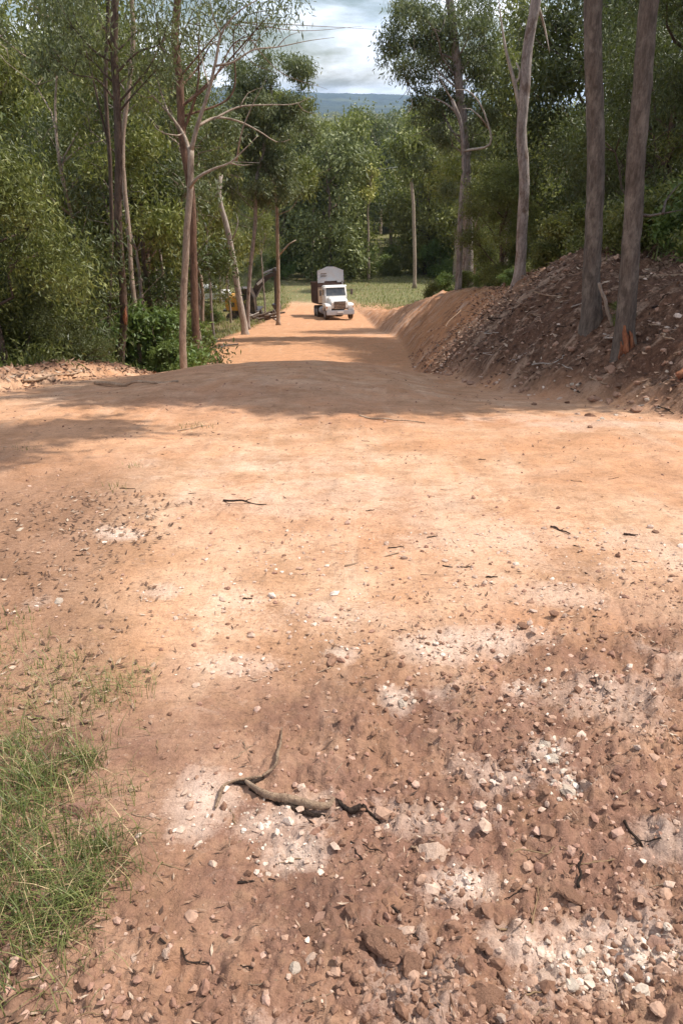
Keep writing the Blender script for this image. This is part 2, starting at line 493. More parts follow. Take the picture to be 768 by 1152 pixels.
M = dict(
    soil=mat_ground(), hills=mat_hills(),
    leaf_a=mat_leaf('gum_leaves', (.052, .062, .016), (.140, .155, .038), (.30, .300, .085)),
    leaf_b=mat_leaf('grey_green_leaves', (.048, .062, .028), (.125, .145, .066), (.25, .265, .130), warmth=.05),
    leaf_dark=mat_leaf('dark_leaves', (.026, .036, .011), (.060, .078, .022), (.130, .150, .046), transl=.2, warmth=.04),
    leaf_fresh=mat_leaf('fresh_leaves', (.065, .105, .022), (.115, .175, .042), (.20, .26, .075), transl=.35),
    leaf_light=mat_leaf('light_leaves', (.085, .100, .024), (.190, .205, .050), (.36, .35, .11), transl=.34),
    leaf_yellow=mat_leaf('yellow_leaves', (.22, .22, .05), (.42, .40, .10), (.55, .52, .18), transl=.3),
    leaf_far=mat_leaf('far_leaves', (.070, .085, .026), (.150, .170, .055), (.27, .28, .10), transl=.15, warmth=.2),
    bark_brown=mat_bark('dark_brown_bark', (.062, .044, .034), (.155, .112, .085), (.26, .18, .13), .6),
    bark_red=mat_bark('red_brown_bark', (.085, .050, .036), (.215, .130, .090), (.31, .21, .15), .5),
    bark_pale=mat_bark('pale_bark', (.25, .185, .140), (.44, .35, .275), (.15, .105, .08), .5),
    bark_white=mat_bark('bleached_bark', (.36, .29, .24), (.58, .50, .43), (.22, .16, .12), .45),
    bark_grey=mat_bark('grey_bark', (.080, .064, .052), (.175, .142, .116), (.29, .245, .20), .6, 11),
    bark_patchy=mat_bark('patchy_grey_bark', (.20, .16, .145), (.42, .36, .32), (.13, .08, .055), .8),
    wood=mat_bark('dead_wood', (.24, .155, .105), (.52, .36, .24), (.60, .46, .33), .6, 30),
    wood_dark=mat_bark('dark_wood', (.018, .013, .011), (.06, .040, .030), (.13, .085, .06), .4, 30),
    wood_orange=mat_bark('torn_orange_wood', (.20, .070, .035), (.38, .17, .09), (.07, .035, .025), .6, 20),
    straw=mat_litter('straw', [(0, (.20, .13, .07)), (.5, (.38, .27, .14)), (1, (.55, .42, .24))]),
    litter=mat_litter('dead_leaf', [(0, (.055, .030, .020)), (.35, (.13, .070, .042)), (.7, (.26, .155, .10)), (.92, (.38, .26, .18)), (1, (.50, .40, .30))]),
    grass=mat_leaf('grass_blades', (.035, .062, .014), (.100, .140, .032), (.27, .28, .09), transl=.3),
    grass_dry=mat_leaf('dry_grass_blades', (.10, .12, .035), (.17, .185, .06), (.34, .31, .14), transl=.3),
    rock_brown=mat_rock('brown_stone', (.150, .078, .048), (.26, .145, .095), (.40, .25, .175)),
    rock_pale=mat_rock('pale_stone', (.38, .255, .185), (.54, .39, .30), (.66, .52, .42)),
    rock_grey=mat_rock('grey_stone', (.40, .32, .25), (.54, .44, .35), (.66, .56, .46)),
    rock_red=mat_rock('red_clay_stone', (.22, .118, .080), (.34, .19, .135), (.48, .31, .235)),
    white=mat_paint('white_paint', (.80, .80, .78), .35, dirt=.22),
    grey_metal=mat_paint('grey_metal', (.36, .38, .42), .5, .2, dirt=.3),
    dark_metal=mat_paint('dark_metal', (.035, .035, .038), .5, dirt=.3),
    rust=mat_paint('rusty_brown_steel', (.075, .038, .028), .7, dirt=.4, dust=(.16, .08, .05)),
    beige=mat_paint('dusty_beige_paint', (.50, .38, .28), .6, dirt=.5),
    chrome=mat_paint('chrome', (.6, .6, .6), .2, 1, dirt=.3),
    rubber=mat_paint('rubber', (.03, .028, .026), .85, dirt=.45),
    yellow=mat_paint('yellow_paint', (.62, .29, .035), .45, dirt=.25),
    black=mat_paint('black_paint', (.018, .018, .02), .4, dirt=.25),
    lamp=mat_paint('lamp_glass', (.7, .7, .68), .1, dirt=.1),
    amber=mat_paint('amber_glass', (.6, .2, .02), .2, dirt=.1),
    glass=mat_glass('tinted_glass'),
    wire=mat_paint('weathered_wire', (.45, .44, .42), .5, .3, dirt=.1),
)
# ------------------------------------------------------------------ patches of soil, laid out on the ground
def patch_list(spec):
    out = []
    for px, py, rx, ry, s in spec:
        c = ground_at(px, py)
        dep = c[1] * math.cos(PITCH) - (c[2] - EYE) * math.sin(PITCH)
        a, b = ground_at(px, min(py + ry, 1300)), ground_at(px, py - ry)
        out.append((c[0], c[1], max(rx * dep / F, .02), max(abs(b[1] - a[1]) / 2, .02), s))
    return out


PALE = patch_list([(132, 605, 24, 8, 1.0), (115, 602, 10, 5, .8), (452, 790, 17, 13, 1.0), (376, 740, 16, 9, .9), (250, 745, 45, 14, .55),
                   (212, 905, 30, 30, .95), (205, 935, 25, 14, .8), (320, 965, 30, 20, 1.0), (300, 930, 50, 18, .7), (620, 850, 20, 14, .95),
                   (640, 890, 26, 12, .9), (555, 722, 70, 15, .85), (595, 776, 18, 8, .95), (490, 735, 60, 16, .7), (525, 992, 34, 22, 1.0),
                   (630, 1060, 60, 26, .95), (735, 1072, 50, 26, .95), (700, 1040, 60, 18, .7), (650, 1095, 60, 25, .8), (640, 670, 60, 18, .5),
                   (330, 690, 120, 30, .35), (730, 620, 80, 30, .35), (560, 600, 200, 40, .35), (400, 560, 200, 30, .35), (300, 520, 160, 20, .3),
                   (470, 915, 70, 18, .5), (740, 950, 40, 20, .6), (560, 880, 60, 25, .5), (690, 790, 70, 30, .55), (560, 1130, 60, 20, .5),
                   (700, 480, 120, 6, .5), (610, 470, 90, 5, .4), (420, 375, 60, 6, .3), (440, 560, 30, 8, .4), (60, 430, 60, 5, .3),
                   (180, 670, 20, 8, .6), (50, 680, 25, 12, .35), (340, 905, 40, 12, .5)])
DAMP_SHADE = patch_list([(320, 800, 120, 55, .85), (480, 805, 110, 38, 1.0), (300, 870, 160, 50, .5), (520, 820, 70, 30, .6), (760, 870, 40, 40, .7),
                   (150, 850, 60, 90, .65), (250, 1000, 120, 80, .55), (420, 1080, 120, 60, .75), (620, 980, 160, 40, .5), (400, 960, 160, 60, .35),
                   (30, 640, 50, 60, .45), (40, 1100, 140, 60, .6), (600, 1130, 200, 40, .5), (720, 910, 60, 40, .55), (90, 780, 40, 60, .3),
                   (430, 470, 160, 6, .25), (270, 440, 160, 14, .20), (250, 1040, 60, 40, .4), (540, 920, 150, 50, .35)])  # flat entries over the crest put the trees' cast shadow into the soil colour
ORANGE = patch_list([(120, 470, 160, 20, .8), (40, 530, 60, 40, .8), (190, 710, 110, 36, .5), (130, 660, 50, 25, .35), (600, 500, 200, 16, .75), (720, 530, 80, 25, .7),
                     (100, 640, 90, 40, .6), (450, 470, 200, 12, .8), (230, 420, 160, 8, .4), (230, 985, 40, 40, .45), (30, 700, 80, 50, .5),
                     (400, 380, 160, 30, .9), (350, 400, 200, 12, .8), (370, 352, 80, 12, .9), (200, 1080, 60, 40, .4)])


def patch_mask(x, y, P, seed):
    m = np.zeros_like(x)
    wx = fbm(x * 3.1, y * 3.1, seed, 4); wy = fbm(x * 3.1 + 40, y * 3.1, seed + 3, 4)
    for cx, cy, rx, ry, s in P:
        d = ((x - cx) / rx + wx * .9) ** 2 + ((y - cy) / ry + wy * .9) ** 2
        m = np.maximum(m, s * np.exp(-d * .8))
    return m


def rubble_mask(x, y):
    """broken lumpy ground close to the camera on the right"""
    a = (1 - sm(1.7, 3.2, y + .25 * fbm(x * 1.3, y * 1.3, 31, 3) - .28 * x)) * sm(-.65, .1, x)
    b = (1 - sm(.95, 1.45, y)) * .8
    return np.clip(np.maximum(a, b), 0, 1)


def fine_h(x, y):
    z = base_h(x, y)
    re, le = REDGE(y), LEDGE(y)
    s = x - re; t = le - x
    nearw = 1 - sm(9, 22, y)
    rub = rubble_mask(x, y)
    onroad = sm(-.4, .4, -s) * sm(-.4, .4, -t)
    # broad unevenness of the graded track
    z = z + .035 * fbm(x * .6, y * .6, 41, 3) * (.4 + nearw) * (1 - sm(100, 200, y))
    z = z + nearw * (.010 * fbm(x * 3.3, y * 3.3, 43, 4) + .0045 * fbm(x * 14, y * 14, 45, 3))
    clod = np.abs(fbm(x * 7, y * 7, 51, 4, .6)); clod2 = np.abs(fbm(x * 19, y * 19, 53, 3, .6))
    z = z + rub * nearw * (.052 * (clod - .2) + .036 * (clod2 - .2) + .016 * np.abs(fbm(x * 48, y * 48, 55, 2)) + .035 * fbm(x * 2.1, y * 2.1, 57, 2))
    # scattered clods over the whole track
    sp = sm(.52, .72, vnoise(x * 9, y * 9, 61)) * sm(.5, .7, vnoise(x * 1.7, y * 1.7, 62))
    z = z + sp * .012 * nearw
    # wheel ruts, faint
    for off in (-1.9, .1):
        z = z - .018 * np.exp(-((x - off - .25 * np.sin(y * .25)) / .22) ** 2) * onroad * sm(4, 8, y) * (1 - sm(80, 100, y))
    # bank: rills down the slope and loose lumps
    bw = sm(.05, .7, s) * (1 - sm(62, 80, y)) * (1 - sm(3.5, 6.5, s) * .6)
    rill = np.abs(fbm(y * 1.5 + .5 * s, s * .22, 71, 4, .6))
    lump = fbm(x * 2.2, y * 2.2, 73, 5, .62)
    z = z + bw * (-.30 * (rill - .22) * sm(7, 12, y) + .17 * lump + .06 * np.abs(fbm(x * 7, y * 7, 74, 3)))
    # left verge heap and floor
    lw = sm(.0, .6, t) * (1 - sm(60, 90, y)) * sm(5, 8, y)
    z = z + lw * (.10 * fbm(x * 2.4, y * 2.4, 75, 4, .6) + .03 * np.abs(fbm(x * 9, y * 9, 76, 3)))
    lf = sm(.15, .5, -x - .12 * y - .35) * (1 - sm(5, 7, y))
    z = z + lf * (.022 * np.abs(fbm(x * 6, y * 6, 77, 4, .6)))
    far = sm(2500, 4500, y)
    z = z + far * 9 * fbm(x / 60, y / 60, 79, 3)
    return z


def build_ground():
    ys = [-30, -20, -14, -9, -6, -4, -2.5, -1.5, -.8, -.3, 0]
    y = .2
    while y < 9500:
        ys.append(y); y += max(.0085, .0095 * y) if y < 60 else .02 * y
    ys = np.array(ys)
    dense = np.linspace(-1.15, 1.15, 520)
    step = dense[1] - dense[0]; tail = []; v = 1.15
    while v < 16: step *= 1.06; v += step; tail.append(v)
    tail = np.array(tail)
    ss = np.concatenate([-tail[::-1], dense, tail])
    W = .72 + .50 * np.maximum(ys, 0) + .3 * np.maximum(-ys, 0)
    X = ss[None] * W[:, None]; Y = np.repeat(ys[:, None], len(ss), 1)
    x, y = X.ravel(), Y.ravel()
    z = fine_h(x, y)
    ny, nx = X.shape
    re, le = REDGE(y), LEDGE(y); s = x - re; t = le - x
    damp = patch_mask(x, y, DAMP_SHADE, 101); damp = np.maximum(damp, (1 - sm(1.5, 2.4, y + .3 * fbm(x * 1.4, y * 1.4, 131, 4))) * np.clip(.78 + .5 * fbm(x * 2.6, y * 2.6, 133, 4), .1, 1)); damp = np.maximum(damp, sm(.4, 1.0, -x - .16 * y) * (1 - sm(4, 6.5, y)) * .5); pale = patch_mask(x, y, PALE, 103); orange = patch_mask(x, y, ORANGE, 105)
    orange = np.maximum(orange, sm(.4, 1.0, -x - .16 * y) * (1 - sm(7, 9, y)) * .6)
    nz = fbm(x * .9, y * .9, 111, 4)
    rub = rubble_mask(x, y)
    pale = np.maximum(pale * .92, rub * np.clip(-.12 + .85 * fbm(x * 4, y * 4, 113, 4), 0, .75))
    damp = np.maximum(damp, rub * np.clip(.75 + .6 * fbm(x * 3 + 9, y * 3, 115, 4), 0, .95))
    bw = sm(.0, .55, s + .25 * nz) * (1 - sm(60, 78, y))
    far_or = sm(20, 34, y + 4 * nz)
    rillc = fbm(y * 1.5 + .5 * s, s * .22, 71, 4, .6)
    far_or = sm(17, 26, y + 4 * nz); bank = bw * (1 - far_or * .95 * (1 - sm(3.0, 4.5, s) * .8))
    orange = np.maximum(orange, bw * far_or * np.clip(.95 + .6 * rillc, 0, 1))
    orange = np.maximum(orange, sm(20, 30, y) * (1 - bw) * .75) * (1 - sm(72, 80, y))
    onb = bw * (1 - sm(3.6, 5, s))
    pale = np.maximum(pale, onb * (1 - sm(2.2, 3.4, s)) * sm(.22, .50, rillc + .35 * nz) * .62 * sm(10.5, 13, y))
    damp = np.maximum(damp, bw * far_or * np.clip(-.25 - 1.2 * rillc, 0, .4))
    damp = np.maximum(damp, onb * (1 - far_or) * .35)
    litter = np.maximum(sm(2.6, 4.0, s + nz), sm(.5, 1.6, t + .8 * nz) * sm(7, 10, y)) * (1 - sm(1500, 2500, y))
    lf = sm(.1, .55, -x - .13 * y - .30 + .25 * fbm(x * 3, y * 3, 121, 3)) * (1 - sm(4.2, 6, y))
    litter = np.maximum(litter, lf * .32)
    field = sm(66, 78, y + 5 * nz) * (1 - sm(1500, 2500, y)) * np.maximum(sm(.2, 1.5, s), sm(.3, 1.5, t))
    field = np.maximum(field, sm(75, 80, y + 1.5 * nz))
    green = np.clip(np.maximum(field, sm(2.2, 4.5, s) * sm(22, 34, y) * .8), 0, 1)
    green = np.maximum(green, sm(1.0, 2.5, t) * sm(12, 18, y) * np.clip(.4 + nz, 0, .75))
    bank = bank * (1 - sm(3.5, 5.5, s))
    vg = sm(.0, .5, t + .3 * nz) * sm(6, 9, y) * (1 - sm(24, 34, y))
    damp = np.maximum(damp, vg * .95); orange = np.maximum(orange, vg * .6)
    pale = pale * (1 - vg)
    mask = np.stack([damp, np.clip(pale, 0, 1), np.clip(orange, 0, 1), bw * (1 - sm(3.2, 4.6, s))], -1)
    zone = np.stack([green, litter * (1 - green * .6), np.clip(bank, 0, 1), np.ones_like(x)], -1)
    i = np.arange(ny - 1)[:, None] * nx + np.arange(nx - 1)[None]
    Fq = np.stack([i, i + 1, i + nx + 1, i + nx], -1).reshape(-1, 4)
    cy, cs, ct = y[Fq].mean(1), s[Fq].mean(1), t[Fq].mean(1)
    cls = np.zeros(len(Fq), int)                       # ground
    cls[(cs < .05) & (ct < .3) & (cy < 79)] = 1       # road
    cls[(cs >= .05) & (cs < 4.2) & (cy < 78)] = 2      # bank
    cls[cy > 2600] = 3
    V = np.stack([x, y, z], -1)
    for k, nm in enumerate(('ground', 'dirt_road', 'cut_bank', 'hills')):
        f = Fq[cls == k]
        used = np.unique(f); lut = np.full(len(x), -1); lut[used] = np.arange(len(used))
        me = np_mesh(nm, V[used], lut[f], True, colors={'mask': mask[used], 'zone': zone[used]})
        o = link(nm, me, M['hills'] if k == 3 else M['soil'])
        tag(o, kind='structure', label=('forest floor and valley ground', 'graded orange dirt road running downhill', 'steep excavated earth bank along the right side', 'low blue hills on the horizon')[k])


build_ground()
# ------------------------------------------------------------------ foliage
def leaves(C, L, W, droop=.5, seed=0, jit=.35, tone=None):
    """one folded leaf blade (two quads' worth of area in one diamond) per centre"""
    g = np.random.default_rng(seed)
    n = len(C)
    a = g.normal(0, 1, (n, 3)); a[:, 2] -= droop * 2.0
    a /= np.linalg.norm(a, axis=1)[:, None]
    b = np.cross(a, g.normal(0, 1, (n, 3))); b /= np.linalg.norm(b, axis=1)[:, None] + 1e-9
    nn = np.cross(a, b)
    l = L * (1 + jit * g.normal(0, .5, n)).clip(.4, 1.8)[:, None]; w = W * (1 + jit * g.normal(0, .5, n)).clip(.4, 1.8)[:, None]
    V = np.stack([C, C + a * l * .42 + b * w * .5 + nn * l * .05, C + a * l, C + a * l * .42 - b * w * .5 + nn * l * .05], 1).reshape(-1, 3)
    Q = np.arange(4 * n).reshape(-1, 4)
    r = g.random(n) * .6 + (.2 if tone is None else tone * .4)
    return V, Q, np.repeat(r.clip(0, 1), 4)


def clump_points(cl, n, g, spray=7, spread=.22, flat=.75):
    """sprays of leaf positions inside soft clumps (cx,cy,cz,r); returns points and a tone per point"""
    cl = np.asarray(cl, float)
    wgt = cl[:, 3] ** 2.2; wgt /= wgt.sum()
    ns = max(1, n // spray)
    k = g.choice(len(cl), ns, p=wgt)
    d = g.normal(0, 1, (ns, 3)); d /= np.linalg.norm(d, axis=1)[:, None]
    rr = g.random(ns) ** (1 / 2.1) * (1 + .18 * np.sin(d[:, 0] * 5 + k) + .18 * np.sin(d[:, 1] * 6 + k * 2) + .12 * np.sin(d[:, 2] * 7 + k))
    C = cl[k, :3] + d * (rr * cl[k, 3])[:, None] * np.array([1, 1, flat])
    # gather the sprays into tufts so gaps open between them
    m = max(4, int(len(cl) * 11)); kk = g.choice(len(cl), m, p=wgt)
    e = g.normal(0, 1, (m, 3)); e /= np.linalg.norm(e, axis=1)[:, None]
    tc = cl[kk, :3] + e * (g.random(m) ** .45 * cl[kk, 3])[:, None] * np.array([1, 1, flat])
    near = np.empty(ns, int)
    for a in range(0, ns, 2000):
        near[a:a + 2000] = ((C[a:a + 2000, None] - tc[None]) ** 2).sum(-1).argmin(1)
    C = C + (tc[near] - C) * g.uniform(.25, .72, ns)[:, None]
    P = np.repeat(C, spray, 0) + g.normal(0, 1, (ns * spray, 3)) * spread * np.array([1, 1, .8])
    tone = np.repeat(((near * 7919) % 97 / 97.0) * .75 + g.random(ns) * .25, spray)
    return P, tone


def foliage_mesh(name, cl, n, L, W, seed, droop=.5, spray=7, spread=.22, flat=.75):
    g = np.random.default_rng(seed)
    P, tone = clump_points(cl, n, g, spray, spread, flat)
    V, Q, r = leaves(P, L, W, droop, seed + 1, tone=tone)
    return np_mesh(name, V, Q, False, attrs={'rnd': r})


def limb_paths(trunk, cl, g, r0, nmax=14, lo=.2):
    """limbs from the trunk line up into the clumps"""
    T = np.asarray(trunk, float); out = []
    cl = sorted([tuple(c) for c in cl], key=lambda c: -c[3])[:nmax]
    for c in cl:
        c = np.array(c[:3])
        hz = np.linalg.norm(T[:, :2] - c[:2], axis=1)
        want = c[2] - np.maximum(.5, hz * .8)
        i = int(np.argmin(np.abs(T[:, 2] - want) + .05 * hz))
        i = max(i, int(len(T) * lo))
        p0 = T[i]; L = np.linalg.norm(c - p0)
        if L < .25: continue
        m1 = p0 + (c - p0) * .35 + g.normal(0, .08, 3) * L + np.array([0, 0, -.02 * L])
        m2 = p0 + (c - p0) * .7 + g.normal(0, .08, 3) * L + np.array([0, 0, .04 * L])
        out.append(([p0, m1, m2, c], [r0, r0 * .7, r0 * .45, r0 * .18]))
        for q in range(3):
            e = c + g.normal(0, 1, 3) * L * .28
            out.append(([m2, (m2 + e) / 2 + g.normal(0, .05, 3) * L, e], [r0 * .42, r0 * .25, r0 * .08]))
    return out


def woody(name, paths, mat, parent, n=8, step=.35, rough=.07, seed=0):
    parts = []
    for i, (p, r) in enumerate(paths):
        P, rr = resample(p, r, step)
        parts.append(tube(P, rr, n if i < 1 else max(5, n - 3), seed + i, rough))
    V, Q = merge(parts)
    return link(name, np_mesh(name, V, Q, True), mat, parent)


def base_flare(P, r, k=1.5):
    """trunk radii with a root flare at the foot"""
    rr = np.array(r, float); rr[0] *= k
    return rr


# -------------------------------------------------------- trees that can be told apart
def hero_tree(kind, label, cat, Y, line, r0, r1, bark, up=0.0, limbs=(), clumps=(), world_clumps=(), leaf=None, n=9000, L=.14, W=.03,
              droop=.6, group=None, limb_mat=None, seed=0, dY=0.0, spread=.22, nl=12, lo=.2, flat=.8):
    g = np.random.default_rng(seed + 500)
    pts = [at(px, py, Y + dY * i / max(1, len(line) - 1)) for i, (px, py) in enumerate(line)]
    b = pts[0]; gz = float(base_h(b[0], b[1]))
    if pts[0][2] > gz + .02: pts.insert(0, np.array([b[0], b[1], gz]))
    root = np.array([pts[0][0], pts[0][1], gz])
    pts[0] = np.array([root[0], root[1], gz - .25])
    if up:
        d = pts[-1] - pts[-2]; d /= np.linalg.norm(d)
        d = d * .5 + np.array([0, 0, .5]); d /= np.linalg.norm(d)
        e = pts[-1]
        for q in range(3): pts.append(e + d * up * (q + 1) / 3 + np.array([g.normal(0, .12), g.normal(0, .12), 0]))
    pts = [p - root for p in pts]
    o = empty(kind, root, label, cat, group)
    m = len(pts)
    rr = [r0 + (r1 - r0) * (i / (m - 1)) ** .8 for i in range(m)]; rr[0] *= 1.35
    P, R2 = resample(pts, rr, max(.12, Y * .010))
    wob = g.normal(0, r0 * .14, (len(P), 3)); wob[:, 2] = 0; wob[0] = 0
    k = np.ones(5) / 5
    wob = np.stack([np.convolve(wob[:, i], k, 'same') for i in range(3)], -1)
    P = P + wob
    # root flare over the first half metre
    hgt = P[:, 2] - P[0][2]
    R2 = R2 * (1 + .35 * np.exp(-hgt / .35))
    V, Q = tube(P, R2, 14, seed, .045)
    parts = [(V, Q)]
    lp = []
    for lm in limbs:
        pp = [at(px, py, Y + lm.get('y', 0)) - root for px, py in lm['p']]
        if lm.get('y', 0):
            pp[0] = pp[0] * 1.0; s0 = at(lm['p'][0][0], lm['p'][0][1], Y) - root; pp[0] = s0
        lp.append((pp, list(np.linspace(lm['r'], lm['r'] * lm.get('e', .3), len(pp)))))
    cl = []
    for (px, py, rpx, *dy) in clumps:
        yy = Y + (dy[0] if dy else g.normal(0, rpx * Y / F * .8))
        c = at(px, py, yy) - root
        cl.append((*c, rpx * yy / F))
    for c in world_clumps: cl.append((c[0] - root[0], c[1] - root[1], c[2] - root[2], c[3]))
    if cl: lp += limb_paths(P, cl, g, max(r1 * .38, .015), nl, lo)
    tr_mat = bark
    if limb_mat is None:
        for i, (p, r) in enumerate(lp):
            A, B = resample(p, r, max(.12, Y * .008)); parts.append(tube(A, B, 7, seed + i, .05))
        V, Q = merge(parts); link('trunk', np_mesh('trunk', V, Q, True), bark, o)
    else:
        link('trunk', np_mesh('trunk', V, Q, True), bark, o)
        for i, (p, r) in enumerate(lp):
            A, B = resample(p, r, max(.12, Y * .008)); v, q = tube(A, B, 7, seed + i, .05)
            link('branch', np_mesh('branch', v, q, True), limb_mat, o)
    if cl: link('crown', foliage_mesh('crown', cl, n, L, W, seed + 3, droop, 8, spread, flat), leaf or M['leaf_a'], o)
    return o


def blob(px0, px1, py0, py1, r, k, seed, ydev=None):
    """clumps spread through a region"""
    g = np.random.default_rng(seed); out = []
    for i in range(k):
        a = (px0 + (px1 - px0) * g.random(), py0 + (py1 - py0) * g.random(), r * (.65 + .7 * g.random()))
        out.append(a if ydev is None else (*a, g.uniform(-ydev, ydev)))
    return out


def seq(a, b, c, d, e, f):
    return {'p': a, 'r': b}


def LB(r, *p, y=0, e=.14): return {'p': list(p), 'r': r, 'y': y, 'e': e}


G_L = 'tall trees on the left side of the road'
# ---- left side
hero_tree('gum_tree', 'dark brown gum trunk with an orange scar low down, left of the pale bare-limbed tree', 'tree', 17,
          [(137, 412), (140, 350), (137, 300), (133, 240), (134, 180), (131, 110), (129, 50), (130, 0)], .085, .065, M['bark_brown'], up=6,
          clumps=[(160, 30, 28), (185, 70, 26), (110, 20, 30), (90, 60, 26), (190, 20, 30), (150, 75, 20), (70, 20, 34), (60, 55, 22), (215, 30, 24), (175, 105, 18)],
          world_clumps=[(-5.5, 17, 5.0, 1.6), (-4.2, 16.5, 6.5, 1.6), (-6.3, 17.4, 6.8, 1.7)], leaf=M['leaf_b'], n=15000, L=.13, W=.03, seed=1)
hero_tree('gum_tree', 'slender dark trunk standing just left of the brown scarred gum', 'tree', 18.5,
          [(122, 400), (123, 340), (126, 260), (124, 180), (119, 100), (122, 0)], .05, .038, M['bark_brown'], up=5,
          limbs=[LB(0.0280, (124, 170), (112, 120), (98, 60), (85, 20), (78, 0))],
          world_clumps=[(-6.0, 18.5, 5.2, 1.5), (-5.2, 19, 6.6, 1.4)], leaf=M['leaf_b'], n=6000, seed=2)
hero_tree('gum_tree', 'pale leaning trunk rising out of the green bushes beside the scarred gum', 'tree', 19,
          [(158, 412), (155, 370), (148, 310), (145, 260), (141, 220), (138, 160), (146, 90), (150, 30), (148, 0)], .06, .04, M['bark_pale'], up=3,
          world_clumps=[(-5.0, 19, 4.0, 1.3), (-4.5, 19.6, 5.2, 1.3)], leaf=M['leaf_b'], n=5000, seed=3)
hero_tree('dead_tree', 'pale bare tree with forking leafless limbs at the left edge of the road', 'tree', 17,
          [(207, 418), (206, 350), (208, 300), (211, 250), (214, 205), (215, 168)], .085, .06, M['bark_pale'],
          limbs=[LB(0.0400, (214, 172), (206, 150), (190, 128), (172, 108), (158, 90), (148, 72), y=.4),
                 LB(0.0520, (215, 170), (222, 142), (234, 105), (243, 68), (249, 38), (264, 17), (292, -2)),
                 LB(0.0360, (213, 212), (225, 198), (240, 190), (259, 183), (275, 168), (290, 153), y=-.3),
                 LB(0.0280, (222, 142), (246, 132), (270, 137), (292, 148), (314, 160), (326, 157), y=.5),
                 LB(0.0224, (240, 134), (270, 120), (300, 118), (335, 116), (352, 108), y=.3),
                 LB(0.0208, (243, 74), (262, 70), (285, 56), (312, 53), (346, 46), (376, 42), y=-.2),
                 LB(0.0192, (266, 181), (274, 142), (286, 114), (300, 88), y=-.4),
                 LB(0.0192, (206, 150), (196, 152), (180, 148), (172, 138), y=-.5),
                 LB(0.0208, (190, 128), (180, 100), (175, 82), (166, 66), y=.6),
                 LB(0.0176, (258, 183), (270, 186), (284, 185), y=.2),
                 LB(0.0160, (236, 100), (228, 70), (222, 40), (224, 0), y=.4),
                 LB(0.0144, (249, 38), (240, 20), (236, -4), y=-.5),
                 LB(0.0096, (312, 53), (325, 40), (345, 34), y=-.3), LB(0.0096, (335, 116), (345, 126), (356, 128), y=.4),
                 LB(0.0112, (270, 120), (280, 104), (296, 98), y=.2), LB(0.0112, (148, 72), (140, 60), (128, 58), y=.5),
                 LB(0.0112, (172, 108), (160, 108), (146, 100), y=.5), LB(0.0096, (285, 56), (292, 40), (306, 30), y=0)], seed=4)
hero_tree('gum_tree', 'straight red-brown trunk right behind the pale bare-limbed tree', 'tree', 21,
          [(221, 392), (219, 340), (217, 280), (215, 220), (205, 150), (202, 90), (197, 40), (200, 0)], .11, .08, M['bark_red'], up=5,
          limbs=[LB(0.0400, (206, 150), (222, 100), (224, 40), (226, -5))],
          clumps=[(230, 15, 26), (270, 12, 28), (305, 15, 24), (330, 8, 18), (250, 45, 18), (290, 38, 16)],
          world_clumps=[(-4.2, 21, 5.5, 1.6), (-3.2, 21.5, 7, 1.7)], leaf=M['leaf_b'], n=9000, L=.14, seed=5)
hero_tree('dead_tree', 'bleached leaning trunk with a broken forked top beside the excavator', 'tree', 40,
          [(276, 374), (268, 330), (262, 290), (254, 250), (246, 220), (248, 196)], .19, .11, M['bark_white'],
          limbs=[LB(0.0720, (247, 226), (240, 216), (234, 202), e=.4), LB(0.0400, (262, 268), (268, 250), (266, 240)), LB(0.0400, (240, 216), (235, 214), (229, 205), e=.4)], seed=6)
hero_tree('gum_tree', 'slim grey trunk between the bleached trunk and the excavator boom', 'tree', 47,
          [(279, 366), (281, 310), (287, 250), (289, 200), (298, 160)], .13, .07, M['bark_patchy'], up=3,
          clumps=blob(262, 345, 60, 155, 11, 30, 73) + blob(245, 325, 130, 225, 13, 26, 74) + blob(255, 300, 60, 110, 12, 8, 78) + [(336, 72, 9), (342, 95, 8)],
          leaf=M['leaf_b'], n=26000, L=.26, W=.065, seed=7, spread=.22)
hero_tree('gum_tree', 'thin pale trunk forking high up at the road edge beside the truck', 'tree', 52,
          [(313, 364), (313, 320), (312, 270), (311, 225), (307, 190)], .14, .09, M['bark_pale'], up=2.5,
          limbs=[LB(0.0640, (311, 235), (316, 205), (318, 160), (322, 120)), LB(0.0560, (313, 288), (320, 280), (327, 273), (333, 270), e=.5)],
          clumps=blob(300, 345, 95, 215, 11, 16, 75), leaf=M['leaf_a'], n=9000, L=.28, W=.07, seed=8, spread=.25)

# ---- right side
hero_tree('gum_tree', 'thick grey trunk on the cut bank, left one of the two large trunks', 'tree', 10.2,
          [(663, 396), (665, 330), (667, 260), (670, 190), (670, 120), (666, 50), (666, 0)], .115, .092, M['bark_grey'], up=4.5,
          world_clumps=[(3.4, 12.2, 5.2, 1.4), (4.6, 12.8, 5.4, 1.6), (5.8, 13.6, 5.4, 1.6), (3.4, 13.6, 6.2, 1.4), (2.6, 13.0, 6.9, 1.2), (6.8, 13.0, 6.2, 1.6), (5.0, 14.4, 6.2, 1.5), (6.0, 11.4, 6.4, 1.5), (4.6, 11.4, 6.8, 1.3), (2.4, 11.4, 7.4, 1.2), (3.6, 11.6, 6.8, 1.3), (5.2, 11.0, 6.0, 1.3), (6.9, 11.4, 6.0, 1.4), (4.4, 12.2, 7.6, 1.4), (2.8, 12.4, 6.2, 1.2), (3.4, 10.9, 5.9, 1.0), (5.6, 12.4, 7.4, 1.3), (7.6, 14.4, 6.6, 1.5)],  # unseen upper crown, laid out to cast shade on the road crest
          leaf=M['leaf_a'], n=70000, L=.22, W=.075, seed=11, lo=.72)
